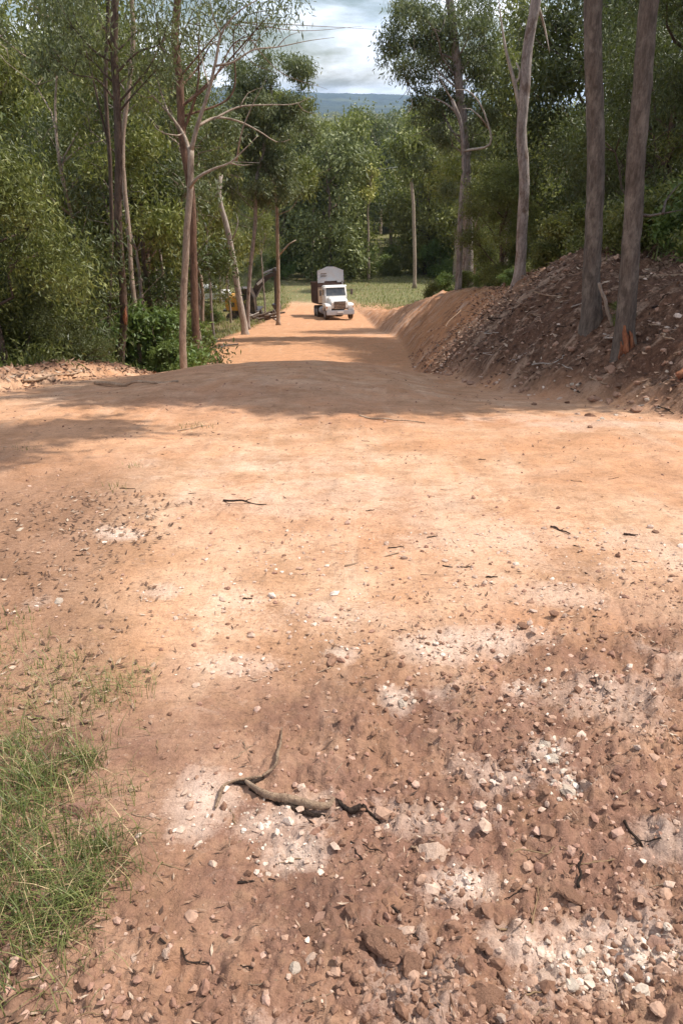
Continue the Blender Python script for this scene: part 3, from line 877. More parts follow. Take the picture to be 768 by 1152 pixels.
t_scar = hero_tree('gum_tree', 'thick leaning trunk on the cut bank with torn orange wood at its foot', 'tree', 9.2,
          [(701, 412), (703, 370), (708, 300), (712, 220), (718, 130), (723, 60), (729, 0)], .112, .09, M['bark_grey'], up=5,
          limbs=[LB(0.0240, (712, 225), (728, 243), (745, 240), (768, 236), y=.3), LB(0.0176, (745, 240), (752, 220), (766, 205), y=.3)],
          world_clumps=[(4.0, 10.2, 7.4, 1.0), (5.0, 10.4, 7.3, 1.3), (6.0, 10.2, 7.3, 1.4), (7.0, 10.2, 7.0, 1.3), (5.4, 9.5, 7.6, .9), (6.4, 9.4, 7.5, .9), (7.6, 10.6, 7.2, 1.2), (5.0, 11.1, 7.2, 1.1), (6.2, 11.2, 7.1, 1.2), (3.3, 9.8, 7.6, .6), (8.6, 10.2, 5.4, 1.5), (7.4, 11.2, 6.4, 1.5), (9.2, 11.2, 6.4, 1.6), (8.6, 12.6, 6.6, 1.6), (10.2, 12.2, 7.0, 1.6), (3.2, 7.4, 8.8, .8), (3.6, 8.0, 8.2, .6), (3.6, 7.0, 9.6, .6)],  # out-of-view clumps added to shade the crest, bank and left ground
          leaf=M['leaf_a'], n=62000, L=.22, W=.075, seed=12, lo=.7)
hero_tree('gum_tree', 'pale patchy trunk with a long white dead limb behind the cut bank', 'tree', 21,
          [(585, 300), (587, 250), (589, 200), (586, 150), (590, 100), (594, 50), (602, 0)], .14, .105, M['bark_patchy'], up=5, limb_mat=M['bark_white'],
          limbs=[LB(0.0560, (587, 135), (578, 92), (569, 58), (564, 28), (560, -3)), LB(0.0320, (577, 96), (585, 84), (580, 70), e=.6),
                 LB(0.0400, (604, 5), (612, 30), (618, 60), y=.5)],
          seed=13)
hero_tree('gum_tree', 'spreading gum leaning over the skyline, right of the open sky', 'tree', 38,
          [(526, 326), (526, 270), (524, 200), (521, 140), (514, 80), (508, 20)], .24, .14, M['bark_patchy'], up=3,
          clumps=blob(432, 470, -5, 90, 7, 16, 71) + blob(465, 560, -5, 150, 11, 24, 72) + blob(468, 540, 130, 215, 9, 14, 76) + [(450, 30, 12), (437, 48, 12), (470, 12, 22), (455, 8, 16), (492, 55, 24), (452, 70, 14), (476, 85, 17), (478, 60, 14), (500, 25, 24), (520, 65, 22), (500, 108, 20), (530, 25, 24),
                  (490, 130, 16), (545, 90, 20), (462, 45, 13), (440, 25, 10), (428, 62, 7), (430, 40, 8), (486, 150, 12), (505, 160, 16), (520, 120, 18), (535, 150, 18), (545, 50, 20), (484, 30, 18)],
          leaf=M['leaf_b'], n=24000, L=.20, W=.05, seed=14, spread=.16, nl=22)
hero_tree('dead_tree', 'weathered trunk with curved white dead limbs beside the spreading gum', 'tree', 36,
          [(516, 326), (517, 270), (519, 220), (522, 180), (518, 140), (508, 112)], .17, .07, M['bark_patchy'], limb_mat=M['bark_white'],
          limbs=[LB(0.0560, (521, 170), (552, 160), (547, 134), (538, 114), (524, 101), (508, 102), y=-.8), LB(0.0400, (550, 145), (538, 130), (528, 122), (520, 122), y=-.8),
                 LB(0.0320, (508, 112), (498, 95), (492, 80), y=-.4)], seed=15)
hero_tree('gum_tree', 'thin straight pale trunk in the forest beyond the grass, right of the truck', 'tree', 92,
          [(466, 322), (466, 280), (465, 230), (463, 190)], .20, .15, M['bark_pale'], up=2,
          clumps=[(463, 170, 18), (475, 155, 14), (450, 160, 14), (466, 190, 12)], leaf=M['leaf_a'], n=3000, L=.5, W=.2, seed=16, spread=.5)

# torn orange wood on the leaning trunk's foot
def strip_on(parent, px, py0, py1, w, Y, mat, name, seed):
    g = np.random.default_rng(seed); rt = np.array(parent.location)
    pts = [at(px + g.normal(0, 1), py, Y) - rt for py in np.linspace(py1, py0, 6)]
    pts = [p + np.array([0, -.02 * (1 - i / 6), 0]) for i, p in enumerate(pts)]
    V, Q = tube(pts, [w * .5, w, w * .9, w * .8, w * .5, w * .2], 7, seed, .3)
    return link(name, np_mesh(name, V, Q, False), mat, parent)


for k, (px, a, b, w) in enumerate([(703, 366, 400, .05), (709, 372, 396, .035), (698, 384, 412, .04), (705, 392, 414, .03)]):
    strip_on(t_scar, px, a, b, w, 9.08, M['wood_orange'], 'torn_wood', 600 + k)
# scar on the brown gum is a torn strip too
for o in list(COL.objects):
    if o.name == 'gum_tree': strip_on(o, 141, 345, 365, .05, 16.93, M['wood_orange'], 'scar', 610)

# leaning stick propped between the two trunks
def lone_wood(name, label, cat, A, B, r0, r1, mat, group=None, seed=0, bend=.03, n=7, subs=(), ground=True):
    g = np.random.default_rng(seed)
    A = np.array(A, float); B = np.array(B, float); L = np.linalg.norm(B - A)
    pts = [A + (B - A) * t + g.normal(0, bend * L, 3) * (0 if t in (0, 1) else 1) * np.array([1, 1, .3]) for t in np.linspace(0, 1, 6)]
    o = A.copy()
    P, rr = resample([p - o for p in pts], np.linspace(r0, r1, 6), max(L / 16, .004))
    parts = [tube(P, rr, n, seed, .10)]
    for (t0, dx, dy, dz, rs) in subs:
        p0 = P[int(t0 * (len(P) - 1))]
        e = p0 + np.array([dx, dy, dz])
        Q_, r_ = resample([p0, (p0 + e) / 2 + g.normal(0, .05, 3) * np.linalg.norm(e - p0) * np.array([1, 1, .2]), e], [rs, rs * .7, rs * .25], L / 14)
        parts.append(tube(Q_, r_, 6, seed + 3, .1))
    V, Q = merge(parts)
    ob = link(name, np_mesh(name, V, Q, True), mat)
    ob.location = o
    return tag(ob, label, cat, group)


a = at(688, 374, 9.9); a[2] = float(base_h(a[0], a[1])) - .03
lone_wood('leaning_branch', 'pale stick propped against the left large trunk on the bank', 'branch', a, at(673, 318, 10.0), .026, .02, M['bark_pale'], seed=3, bend=.006)

# ------------------------------------------------------------------ copied trees: prototypes
def proto_tree(kind, seed, H, crown_r, nclump, n, L, W, leaf, bark, low=.35, spread=.3, bushy=False, lean=.03, r0=None, droop=.5):
    g = np.random.default_rng(seed)
    root = bpy.data.objects.new(kind, None); COL.objects.link(root)
    r0 = r0 or H * .014 + .03
    T = [np.array([0, 0, -.4])]
    for q in range(1, 8):
        T.append(np.array([g.normal(0, lean) * H * q / 7, g.normal(0, lean) * H * q / 7, H * .9 * q / 7]))
    cl = []
    for q in range(nclump):
        t = low + (1 - low) * (q + g.random()) / nclump
        prof = math.sin(math.pi * min(1, (t - low) / (1 - low) * .8 + .15)) ** .7
        a = g.random() * 2 * math.pi; rad = crown_r * prof * (.25 + .95 * g.random())
        cl.append((math.cos(a) * rad, math.sin(a) * rad, H * t, crown_r * (.20 + .27 * g.random())))
    P, rr = resample(T, np.linspace(r0, r0 * .25, len(T)), H / 16)
    paths = limb_paths(P, cl, g, r0 * .35, 12)
    parts = [tube(P, rr, 9, seed, .05)]
    for i, (p, r) in enumerate(paths):
        A, B = resample(p, r, H / 14); parts.append(tube(A, B, 5, seed + i, .05))
    V, Q = merge(parts)
    link('trunk' if not bushy else 'stem', np_mesh('trunk', V, Q, True), bark, root)
    link('crown' if not bushy else 'foliage', foliage_mesh('crown', cl, n, L, W, seed + 7, droop, 7, spread, .8), leaf, root)
    return root


def place(proto, x, y, sc, rz, label, cat, group, used, sink=.05, z=None):
    if id(proto) in used: o = copy_tree(proto)
    else: o = proto; used.add(id(proto))
    zz = float(base_h(x, y)) if z is None else z
    o.location = (float(x), float(y), zz - sink); o.rotation_euler = (0, 0, rz); o.scale = (sc, sc, sc)
    return tag(o, label, cat, group)


USED = set(); USED_P = []
def mk(*a, **k):
    p = proto_tree(*a, **k); USED_P.append(p); return p


near_dense = [mk('leafy_tree', 21, 5.2, 1.9, 22, 26000, .13, .034, M['leaf_a'], M['bark_brown'], low=.10, spread=.2, lean=.02),
              mk('leafy_tree', 22, 5.6, 2.0, 24, 26000, .13, .030, M['leaf_dark'], M['bark_brown'], low=.08, spread=.2, lean=.02)]
shrub = [mk('shrub', 23, 1.5, .85, 12, 6500, .12, .05, M['leaf_fresh'], M['bark_brown'], low=.15, spread=.12, bushy=True, droop=.2, r0=.02),
         mk('shrub', 24, 1.2, .8, 10, 5000, .11, .045, M['leaf_a'], M['bark_brown'], low=.12, spread=.12, bushy=True, droop=.2, r0=.02)]
mid = [mk('gum_tree', 31, 13, 2.6, 16, 15000, .21, .06, M['leaf_a'], M['bark_pale'], low=.38, spread=.4),
       mk('gum_tree', 32, 15, 2.8, 18, 15000, .21, .06, M['leaf_b'], M['bark_brown'], low=.42, spread=.4),
       mk('gum_tree', 33, 11, 2.6, 18, 19000, .20, .06, M['leaf_light'], M['bark_patchy'], low=.22, spread=.4),
       mk('gum_tree', 34, 8, 2.4, 16, 15000, .19, .058, M['leaf_dark'], M['bark_brown'], low=.12, spread=.35)]
fart = [mk('forest_tree', 41, 13, 3.4, 16, 9000, .42, .16, M['leaf_a'], M['bark_pale'], low=.25, spread=.6),
        mk('forest_tree', 42, 16, 3.8, 18, 9500, .44, .16, M['leaf_b'], M['bark_pale'], low=.3, spread=.6),
        mk('forest_tree', 43, 11, 3.2, 16, 9000, .42, .16, M['leaf_far'], M['bark_brown'], low=.12, spread=.6),
        mk('forest_tree', 44, 14, 3.6, 17, 9000, .42, .16, M['leaf_light'], M['bark_patchy'], low=.2, spread=.6)]
slim = [mk('slim_gum', 51, 11, 1.7, 12, 5000, .20, .055, M['leaf_b'], M['bark_pale'], low=.55, spread=.25, lean=.03, r0=.085),
        mk('slim_gum', 52, 10, 1.6, 11, 5000, .20, .055, M['leaf_light'], M['bark_patchy'], low=.5, spread=.25, lean=.04, r0=.07)]
yel = mk('forest_tree', 45, 14, 1.5, 7, 1500, .5, .24, M['leaf_yellow'], M['bark_pale'], low=.74, spread=.35)


def P_at(px, Y): return at(px, 400, Y)[0]


# left near dense small trees
for i, (px, Y, sc, k, lab) in enumerate([
        (5, 13.5, .92, 0, 'dense leafy tree at the left edge with sunlit yellow-green leaves'),
        (25, 16.5, 1.0, 1, 'dark bushy tree filling the left side behind the first leafy one'),
        (-60, 15.0, 1.25, 1, 'dark leafy tree cut by the left edge of the photo'),
        (75, 24, 1.15, 0, 'leafy tree just left of the slender dark trunk'),
        (15, 21, 1.45, 0, 'taller leafy tree behind the ones at the left edge'),
        (60, 14.6, .42, 1, 'low dark bush in front of the leafy trees on the left')]):
    place(near_dense[k], P_at(px, Y), Y, sc, 1.3 * i, lab, 'tree', None, USED, .1)
# right dense small trees above the bank; dark leaf colour stands for canopy shade
for i, (px, Y, sc, k, lab) in enumerate([
        (680, 22, .98, 1, 'dark dense tree right of the pale patchy trunk, above the bank'),
        (712, 16, .88, 1, 'dark dense tree behind the two large trunks on the bank'),
        (800, 15.0, .8, 0, 'lighter leafy tree at the right edge above the bank'),
        (665, 27, 1.3, 1, 'tall dark tree further up the slope behind the left large trunk'),
        (750, 20, 1.0, 1, 'tall dark tree up the slope between the leaning trunk and right edge'),
        (553, 30, .85, 0, 'leafy green tree on the bank top between spreading gum and patchy trunk')]):
    place(near_dense[k], P_at(px, Y), Y, sc, 2.1 * i + .4, lab, 'tree', None, USED, .1)
# green shrubs on the left verge
for i, (px, Y, sc, k) in enumerate([(175, 18.5, 1.25, 0), (150, 20, 1.4, 0), (185, 20, 1.2, 1), (105, 17.5, 1.0, 1), (125, 20, 1.5, 0), 
                                    (85, 16.5, .85, 0), (170, 24, 1.7, 1), (215, 30, .8, 0), (200, 28, 1.6, 0), (205, 36, 1.4, 1), (60, 17.5, .9, 1), (190, 17.8, .55, 0), (236, 58, 1.3, 1), (246, 60, .8, 0)]):
    place(shrub[k], P_at(px, Y), Y, sc, i * 1.1, 'bright green leafy shrub in the undergrowth at the left road edge' if k == 0 else 'olive green shrub in the undergrowth at the left road edge',
          'shrub', 'shrubs on the left verge', USED)
for i, (px, Y, sc, k) in enumerate([(487, 45, .9, 1), (578, 24, .5, 1), (545, 31, .6, 0), (602, 19, .5, 1), (500, 41, .7, 0), (655, 15, .4, 1), (690, 9.9, .2, 1), (520, 37, .7, 1), (560, 27.5, .55, 1), (565, 23.5, .35, 0)]):
    place(shrub[k], P_at(px, Y), Y, sc, i * 1.7, 'low green shrub growing along the top of the right bank', 'shrub', 'shrubs on top of the right bank', USED)

for i, (px, Y, sc, k) in enumerate([(108, 22, 1, 0), (152, 26, 1, 1), (176, 29, 1.1, 0), (192, 33, 1.1, 1), (232, 31, 1, 0), (243, 44, 1.2, 1), (262, 58, 1.1, 0), (300, 60, 1.0, 1), (90, 27, 1, 1), (165, 21.5, .9, 1), (226, 26, .9, 0)]):
    place(slim[k], P_at(px, Y), Y, sc, i * 1.4, ['slim pale gum trunk among the undergrowth left of the road', 'slim patchy gum trunk among the undergrowth left of the road'][k], 'tree', 'slim gums left of the road', USED)
# undergrowth on the slope behind the two large trunks
for i, (px, Y, sc, k) in enumerate([(742, 13.5, .9, 1), (765, 12.5, .8, 0), (725, 15, 1.0, 1), (640, 16.5, .8, 1), (620, 19, .9, 1), (690, 14, .7, 1), (785, 11.5, .7, 1), (668, 17, .9, 1), (755, 16, 1.2, 0)]):
    place(shrub[k], P_at(px, Y), Y, sc, i * 1.3, 'straggly shrub on the shaded slope behind the two large trunks', 'shrub', 'shrubs on the shaded right slope', USED)
for i, (px, Y, sc, k, lab) in enumerate([
        (62, 33, 1.35, 2, 'tall light green gum rising behind the leafy trees at the upper left'),
        (20, 38, 1.4, 1, 'tall grey-green gum at the far upper left behind the leafy trees'),
        (105, 40, 1.45, 2, 'tall light green gum seen between the left trunks'),
        (165, 34, 1.35, 2, 'light green gum filling the gap right of the scarred gum'),
        (228, 50, 1.15, 2, 'light green gum behind the bleached leaning trunk'),
        (-30, 30, 1.4, 0, 'pale-trunked gum cut by the upper left edge'),
        (556, 46, 1.35, 2, 'light green gum between the spreading gum and the patchy trunk'),
        (620, 36, 1.5, 3, 'dark tree right behind the pale patchy trunk'),  # dark leaf colour here also carries the shade of the right slope
        (700, 34, 1.7, 3, 'dark tree behind the two large trunks'),
        (780, 28, 1.6, 3, 'dark gum up the slope at the right edge')]):
    place(mid[k], P_at(px, Y), Y, sc, 1.9 * i, lab, 'tree', None, USED)
# middle-distance gums, left forest
g = np.random.default_rng(77)
def clear_of_sky(x, y, rad):
    px = 384 + x / y * F * .98
    return px
cnt = 0
spots = []
tries = 0
while len(spots) < 46 and tries < 6000:
    tries += 1
    y = g.uniform(23, 95); px = g.uniform(-150, 330)
    x = P_at(px, y)
    if x > float(LEDGE(y)) - (2.2 if y > 40 else 1.6): continue
    if y > 45 and y < 76 and 225 < px < 345: continue
    if any(math.hypot(x - a, y - b) < 2.1 + y * .03 for a, b, *_ in spots): continue
    top = 330 if px < 300 else 0
    if px > 285 and y < 80: continue
    k = int(g.integers(0, 4)); sc = g.uniform(.8, 1.15)
    if px > 255: sc *= .7
    spots.append((x, y, sc, k, px))
for x, y, sc, k, px in spots:
    place(mid[k], x, y, sc, g.uniform(0, 6.28), ['pale-trunked gum among the trees left of the road', 'tall brown-trunked gum among the trees left of the road',
          'patchy-barked gum among the trees left of the road', 'short dark leafy tree among the gums left of the road'][k], 'tree', 'forest trees left of the road', USED)
spots2 = []; tries = 0
while len(spots2) < 34 and tries < 6000:
    tries += 1
    y = g.uniform(22, 90); px = g.uniform(505, 900)
    x = P_at(px, y)
    if x < float(REDGE(y)) + 6.5: continue
    if px < 540 and y > 34 and y < 50: continue
    if any(math.hypot(x - a, y - b) < 2.2 + y * .03 for a, b, *_ in spots2): continue
    k = int(g.integers(0, 4)); sc = g.uniform(.75, 1.1)
    if px < 560: sc *= .72
    spots2.append((x, y, sc, k))
for x, y, sc, k in spots2:
    place(mid[k], x, y, sc, g.uniform(0, 6.28), ['pale-trunked gum among the trees behind the right bank', 'tall brown-trunked gum among the trees behind the right bank',
          'patchy-barked gum among the trees behind the right bank', 'short dark leafy tree among the gums behind the right bank'][k], 'tree', 'forest trees behind the right bank', USED)
# forest across the grass, behind the truck
spots3 = []; tries = 0
while len(spots3) < 105 and tries < 9000:
    tries += 1
    y = 100 + 190 * g.random() ** 1.3; px = g.uniform(200, 600)
    x = P_at(px, y)
    if any(math.hypot(x - a, y - b) < 3.4 + y * .015 for a, b, *_ in spots3): continue
    k = int(g.integers(0, 4)); H = (13, 16, 11, 14)[k]; sc = g.uniform(.8, 1.2)
    # keep the sky gap: tops rise from the middle towards the sides
    lim = 128 if 340 < px < 450 else 118
    zt = at(px, lim + g.uniform(-8, 60) * (1 if y < 180 else .3), y)[2]
    hmax = (zt - float(base_h(x, y))) / H
    sc = min(sc * (1.45 if y < 140 else 1.8), max(.45, hmax))
    spots3.append((x, y, sc, k))
for x, y, sc, k in spots3:
    place(fart[k], x, y, sc, g.uniform(0, 6.28), ['mid green tree in the forest behind the truck', 'grey-green tall tree in the forest behind the truck',
          'low bushy green tree in the forest behind the truck', 'olive green tree in the forest behind the truck'][k], 'tree', 'forest trees behind the truck', USED)
for i, px in enumerate(range(318, 580, 17)):
    Y = 104 + (i * 37 % 23)
    place(shrub[i % 2], P_at(px, Y), Y, 2.0 + (i * 13 % 7) * .22, i * 1.2, 'dark low bush at the foot of the forest beyond the grassy clearing', 'bush', 'bushes at the foot of the far forest', USED)
for px, py, Y, sc in [(350, 187, 104, 1), (416, 190, 104, .95), (430, 148, 200, 1.0)]:
    p = at(px, py, Y); x = p[0]
    o = place(yel, x, Y, sc, px, {350: 'pale yellow-green tree above the wire, left of the truck line', 416: 'small pale yellow tree by the wire, right of the truck', 430: 'bright yellow-green crown rising in the forest below the skyline'}[px], 'tree', None, USED)
    # stands tall enough for its crown to reach the light
    hgt = p[2] - float(base_h(x, Y)); o.scale = (sc * hgt / 13,) * 3

# ------------------------------------------------------------------ far wood, one mass
def far_wood():
    g = np.random.default_rng(5)
    n = 2600
    y = 260 * (2600 / 260) ** (g.random(n) ** .9)
    x = (g.random(n) - .5) * 1.1 * y
    px = 384 + x / y * F
    keep = (px > 150) & (px < 700)
    x, y = x[keep], y[keep]; z = base_h(x, y)
    per = 110
    k = len(x)
    H = g.uniform(9, 17, k) * (1 + .25 * g.random(k))
    R_ = g.uniform(3.5, 6.5, k) * (1 + y / 1500)
    d = g.normal(0, 1, (k, per, 3)); d /= np.linalg.norm(d, axis=2)[..., None]
    rr = g.random((k, per, 1)) ** (1 / 2.5) * (1 + .25 * np.sin(d[..., :1] * 6 + np.arange(k)[:, None, None]))
    C = np.stack([x, y, z + H * .62], -1)[:, None] + d * rr * np.stack([R_, R_, H * .42], -1)[:, None]
    C = C.reshape(-1, 3)
    sz = np.repeat(1.0 + y / 700, per)
    V, Q, r = leaves(C, 1.0, .55, .1, 6, tone=np.repeat(g.random(k), per))
    V = V.reshape(-1, 4, 3); c = V.mean(1, keepdims=True); V = (c + (V - c) * sz[:, None, None]).reshape(-1, 3)
    o = link('distant_forest', np_mesh('distant_forest', V, Q, False, attrs={'rnd': r}), M['leaf_far'])
    tag(o, 'far wooded valley below the hills', 'forest', kind='stuff')


far_wood()
# ------------------------------------------------------------------ truck
def frame_on_ground(x, y, yaw):
    """matrix with local -Y facing the camera side, tilted to the slope"""
    f = Vector((math.sin(yaw), -math.cos(yaw), 0))
    h1 = float(base_h(x + f.x * 2.5, y + f.y * 2.5)); h0 = float(base_h(x - f.x * 2.5, y - f.y * 2.5))
    f.z = (h1 - h0) / 5; f.normalize()
    up0 = Vector((0, 0, 1)); r = f.cross(up0).normalized(); up = r.cross(f)
    m = Matrix.Identity(4)
    for i in range(3): m[i][0] = -r[i]; m[i][1] = -f[i]; m[i][2] = up[i]
    # columns: local x = -r (viewer's right), local y = away from the nose, local z = up
    m.translation = Vector((x, y, float(base_h(x, y)) + .01))
    return m


def build_truck():
    tx, ty = at(383, 360, 57.5)[0], 57.5
    t = empty('tipper_truck', (0, 0, 0), 'white bonneted tipper truck with a tall rusty bin coming up the road', 'truck')
    t.matrix_world = frame_on_ground(tx, ty, R(11)) @ Matrix.Scale(.89, 4)
    # nose at y=0, body runs back to y=8.6 ; width 2.4
    MB().box((0, 3.9, .82), (.85, 7.1, .26)).build('chassis', M['dark_metal'], t, .02)
    bonnet = MB().prism([(.12, .95), (.12, 1.50), (.35, 1.66), (1.75, 1.86), (1.75, .95)], -.72, .72).build('bonnet', M['white'], t, .06)
    cab = MB().prism([(1.70, .75), (1.70, 1.86), (2.02, 2.62), (2.25, 2.76), (3.35, 2.78), (3.40, .75)], -.95, .95).build('cab', M['white'], t, .06)
    ws = MB(); ws.add([(-.85, 1.76 - .035, 1.93), (.85, 1.76 - .035, 1.93), (.80, 2.03 - .045, 2.58), (-.80, 2.03 - .045, 2.58),
                       (-.85, 1.80, 1.93), (.85, 1.80, 1.93), (.80, 2.07, 2.58), (-.80, 2.07, 2.58)],
                      [(0, 1, 2, 3), (7, 6, 5, 4), (0, 4, 5, 1), (1, 5, 6, 2), (2, 6, 7, 3), (3, 7, 4, 0)])
    ws.build('windscreen', M['glass'], t)
    for s in (-1, 1):
        d = MB().box((s * .965, 2.6, 1.55), (.03, 1.1, 1.25)).build('door', M['white'], t, .01)
        MB().box((s * .985, 2.6, 2.22), (.02, .8, .5)).build('side_window', M['glass'], d)
        MB().box((s * .99, 2.95, 1.60), (.02, .16, .04)).build('handle', M['chrome'], d)
    MB().box((0, 1.86, 2.74), (1.9, .35, .10), taper=(.98, .6)).build('sun_visor', M['white'], t, .02)
    gr = MB()
    gr.box((0, .10, 1.20), (1.0, .04, .62)); g0 = gr.build('grille', M['dark_metal'], t, .01)
    b = MB()
    for k in range(5): b.box((0, .07, .97 + k * .115), (.98, .03, .045))
    b.build('grille_bar', M['chrome'], g0)
    for s in (-1, 1):
        f = MB().prism([(.10, .80), (.10, 1.18), (.30, 1.34), (1.30, 1.36), (1.55, 1.10), (1.60, .78), (1.42, .78), (1.30, 1.12), (.45, 1.12), (.34, .80)], s * .72, s * 1.19)
        fo = f.build('mudguard', M['white'], t, .03)
        hl = MB().box((s * .93, .08, 1.06), (.30, .05, .19)).build('headlight', M['lamp'], t, .015)
        MB().box((s * 1.12, .09, 1.06), (.07, .05, .16)).build('indicator', M['amber'], t, .01)
        arm = MB().box((s * 1.22, 1.75, 2.15), (.22, .04, .04)).box((s * 1.32, 1.72, 2.15), (.03, .03, .75)).build('mirror_arm', M['chrome'], t)
        MB().box((s * 1.36, 1.70, 2.20), (.20, .08, .46)).build('mirror', M['dark_metal'], t, .02)
    MB().box((0, .0, .62), (2.38, .20, .38), taper=(1, .8)).build('bumper', M['grey_metal'], t, .04)
    MB().box((0, -.115, .66), (.52, .02, .13)).build('number_plate', M['lamp'], t)
    MB().cyl((.95, 3.60, 2.0), .08, 2.2, 'z', 14).build('exhaust_stack', M['chrome'], t)
    MB().cyl((-.98, 2.9, .72), .30, 1.0, 'y', 18).build('fuel_tank', M['grey_metal'], t)
    for yy, dual in ((.88, 0), (5.2, 1), (6.45, 1)):
        for s in (-1, 1):
            w = .62 if dual else .30
            wh = MB().cyl((s * (1.18 - w / 2), yy, .50), .50, w, 'x', 28).build('wheel', M['rubber'], t, .03)
            MB().cyl((s * 1.175, yy, .50), .27, .05, 'x', 20).cyl((s * 1.20, yy, .50), .11, .05, 'x', 14).build('rim', M['grey_metal'], wh)
    # bin: rusty tub with pale front panel and gabled headboard
    tub = MB()
    tub.prism([(3.72, 1.25), (3.72, 3.05), (7.4, 3.05), (7.55, 1.45), (7.2, 1.20)], -1.19, -1.09)
    tub.prism([(3.72, 1.25), (3.72, 3.05), (7.4, 3.05), (7.55, 1.45), (7.2, 1.20)], 1.09, 1.19)
    tub.box((0, 5.5, 1.22), (2.17, 3.5, .12)).box((0, 7.40, 2.2), (2.17, .1, 1.7))
    tub.box((0, 3.80, 1.98), (2.17, .08, 1.4))
    for k in range(5):
        for s in (-1, 1): tub.box((s * 1.215, 4.1 + k * .75, 2.15), (.05, .10, 1.7))
    tub.box((-1.215, 5.5, 3.02), (.06, 3.6, .12)).box((1.215, 5.5, 3.02), (.06, 3.6, .12))
    tb = tub.build('tipper_bin', M['rust'], t, .01)
    MB().box((0, 3.70, 1.95), (2.30, .06, 1.35)).build('front_panel', M['beige'], tb, .01)
    MB().box((0, 3.69, 2.80), (2.30, .10, .32)).build('front_rail', M['rust'], tb)
    hb = MB()
    hb.add([(x_, y_, z_) for y_ in (3.62, 3.72) for x_, z_ in ((-1.15, 2.98), (-.60, 2.98), (-.55, 3.12), (.55, 3.12), (.60, 2.98), (1.15, 2.98), (1.15, 3.98), (.35, 4.30), (-.25, 4.32), (-1.15, 3.98))],
           [tuple(range(10)), tuple(range(19, 9, -1))] + [(i, (i + 1) % 10, 10 + (i + 1) % 10, 10 + i) for i in range(10)])
    ho = hb.build('headboard', M['grey_metal'], tb)
    st = MB()
    for z_, w in ((3.55, .55), (3.75, .5)): st.box((-.6, 3.605, z_), (w, .02, .05))
    st.build('slot', M['dark_metal'], ho)
    for o_ in (tb,): o_.location.x = -.08
    return t


build_truck()


# ------------------------------------------------------------------ excavator
def build_excavator():
    Y = 64.0
    x0 = at(275, 345, Y)[0]
    z0 = float(base_h(x0, Y))
    e = empty('excavator', (x0, Y, z0), 'small yellow excavator with a dark raised boom behind the leaning trunks', 'excavator')
    for s in (-1, 1):
        c = [(-1.35, .28), (-1.15, .06), (-.9, 0), (.9, 0), (1.15, .06), (1.35, .28), (1.2, .52), (.9, .60), (-.9, .60), (-1.2, .52)]
        tr = MB().prism(c, s * .62, s * 1.02, 'y').build('track', M['rubber'], e, .02)
        w = MB()
        for k in range(5): w.cyl((-.95 + k * .475, s * 1.035, .30), .17, .04, 'y', 14)
        w.build('road_wheels', M['dark_metal'], tr)
    MB().box((0, 0, .42), (1.2, 1.2, .30)).cyl((0, 0, .62), .45, .14, 'z', 20).build('undercarriage', M['dark_metal'], e)
    body = MB().prism([(-1.30, .78), (-1.36, 1.0), (-1.34, 1.65), (-1.15, 1.85), (-.35, 1.95), (-.30, .78)], -.95, .95, 'y').build('engine_cover', M['yellow'], e, .05)
    MB().box((-.8, -.96, 1.3), (.5, .02, .35)).build('vent_panel', M['black'], body)
    MB().box((-.1, 0, .76), (3.0, 1.85, .12)).build('deck', M['black'], e, .02)
    cb = MB().prism([(-.28, .83), (-.28, 2.50), (-.05, 2.60), (.75, 2.60), (1.05, 1.9), (1.12, .83)], -.95, -.05, 'y').build('cab', M['black'], e, .03)
    MB().box((.38, -.965, 1.75), (.95, .02, .95), taper=(.9, 1)).build('side_window', M['glass'], cb)
    # boom: up and over to the right, stick hanging down
    def beam(pts, ws, y0, y1):
        L, Rr = [], []
        for i, p in enumerate(pts):
            a = pts[max(0, i - 1)]; b = pts[min(len(pts) - 1, i + 1)]
            d = Vector((b[0] - a[0], b[1] - a[1])).normalized(); n = Vector((-d.y, d.x)) * ws[i]
            L.append((p[0] + n.x, p[1] + n.y)); Rr.append((p[0] - n.x, p[1] - n.y))
        return MB().prism(L + Rr[::-1], y0, y1, 'y')
    bo = beam([(.55, 1.05), (.85, 2.1), (1.35, 2.85), (2.0, 3.35), (2.75, 3.75)], [.16, .24, .27, .21, .12], .10, .42).build('boom', M['dark_metal'], e, .02)
    MB().box((1.42, .085, 2.98), (.72, .02, .20), rot=Matrix.Rotation(R(-40), 3, 'Y')).build('white_band', M['white'], bo)
    MB().box((1.15, .26, 2.0), (.12, .12, 1.5), rot=Matrix.Rotation(R(30), 3, 'Y')).build('boom_cylinder', M['grey_metal'], e)
    st = beam([(2.55, 4.05), (2.75, 3.6), (2.72, 2.3), (2.62, 1.1)], [.12, .20, .17, .11], .12, .40).build('stick', M['dark_metal'], e, .02)
    MB().box((2.25, .26, 3.86), (1.2, .12, .12), rot=Matrix.Rotation(R(-22), 3, 'Y')).build('stick_cylinder', M['grey_metal'], e)
    bk = MB().prism([(2.30, 1.20), (2.95, 1.15), (2.98, .75), (2.70, .35), (2.35, .25), (2.10, .45), (2.28, .62), (2.55, .75)], -.05, .60, 'y').build('bucket', M['dark_metal'], e, .02)
    tt = MB()
    for k in range(4): tt.box((2.08, .02 + k * .17, .42), (.16, .06, .07))
    tt.build('teeth', M['grey_metal'], bk)
    e.rotation_euler = (0, 0, R(-8))


build_excavator()


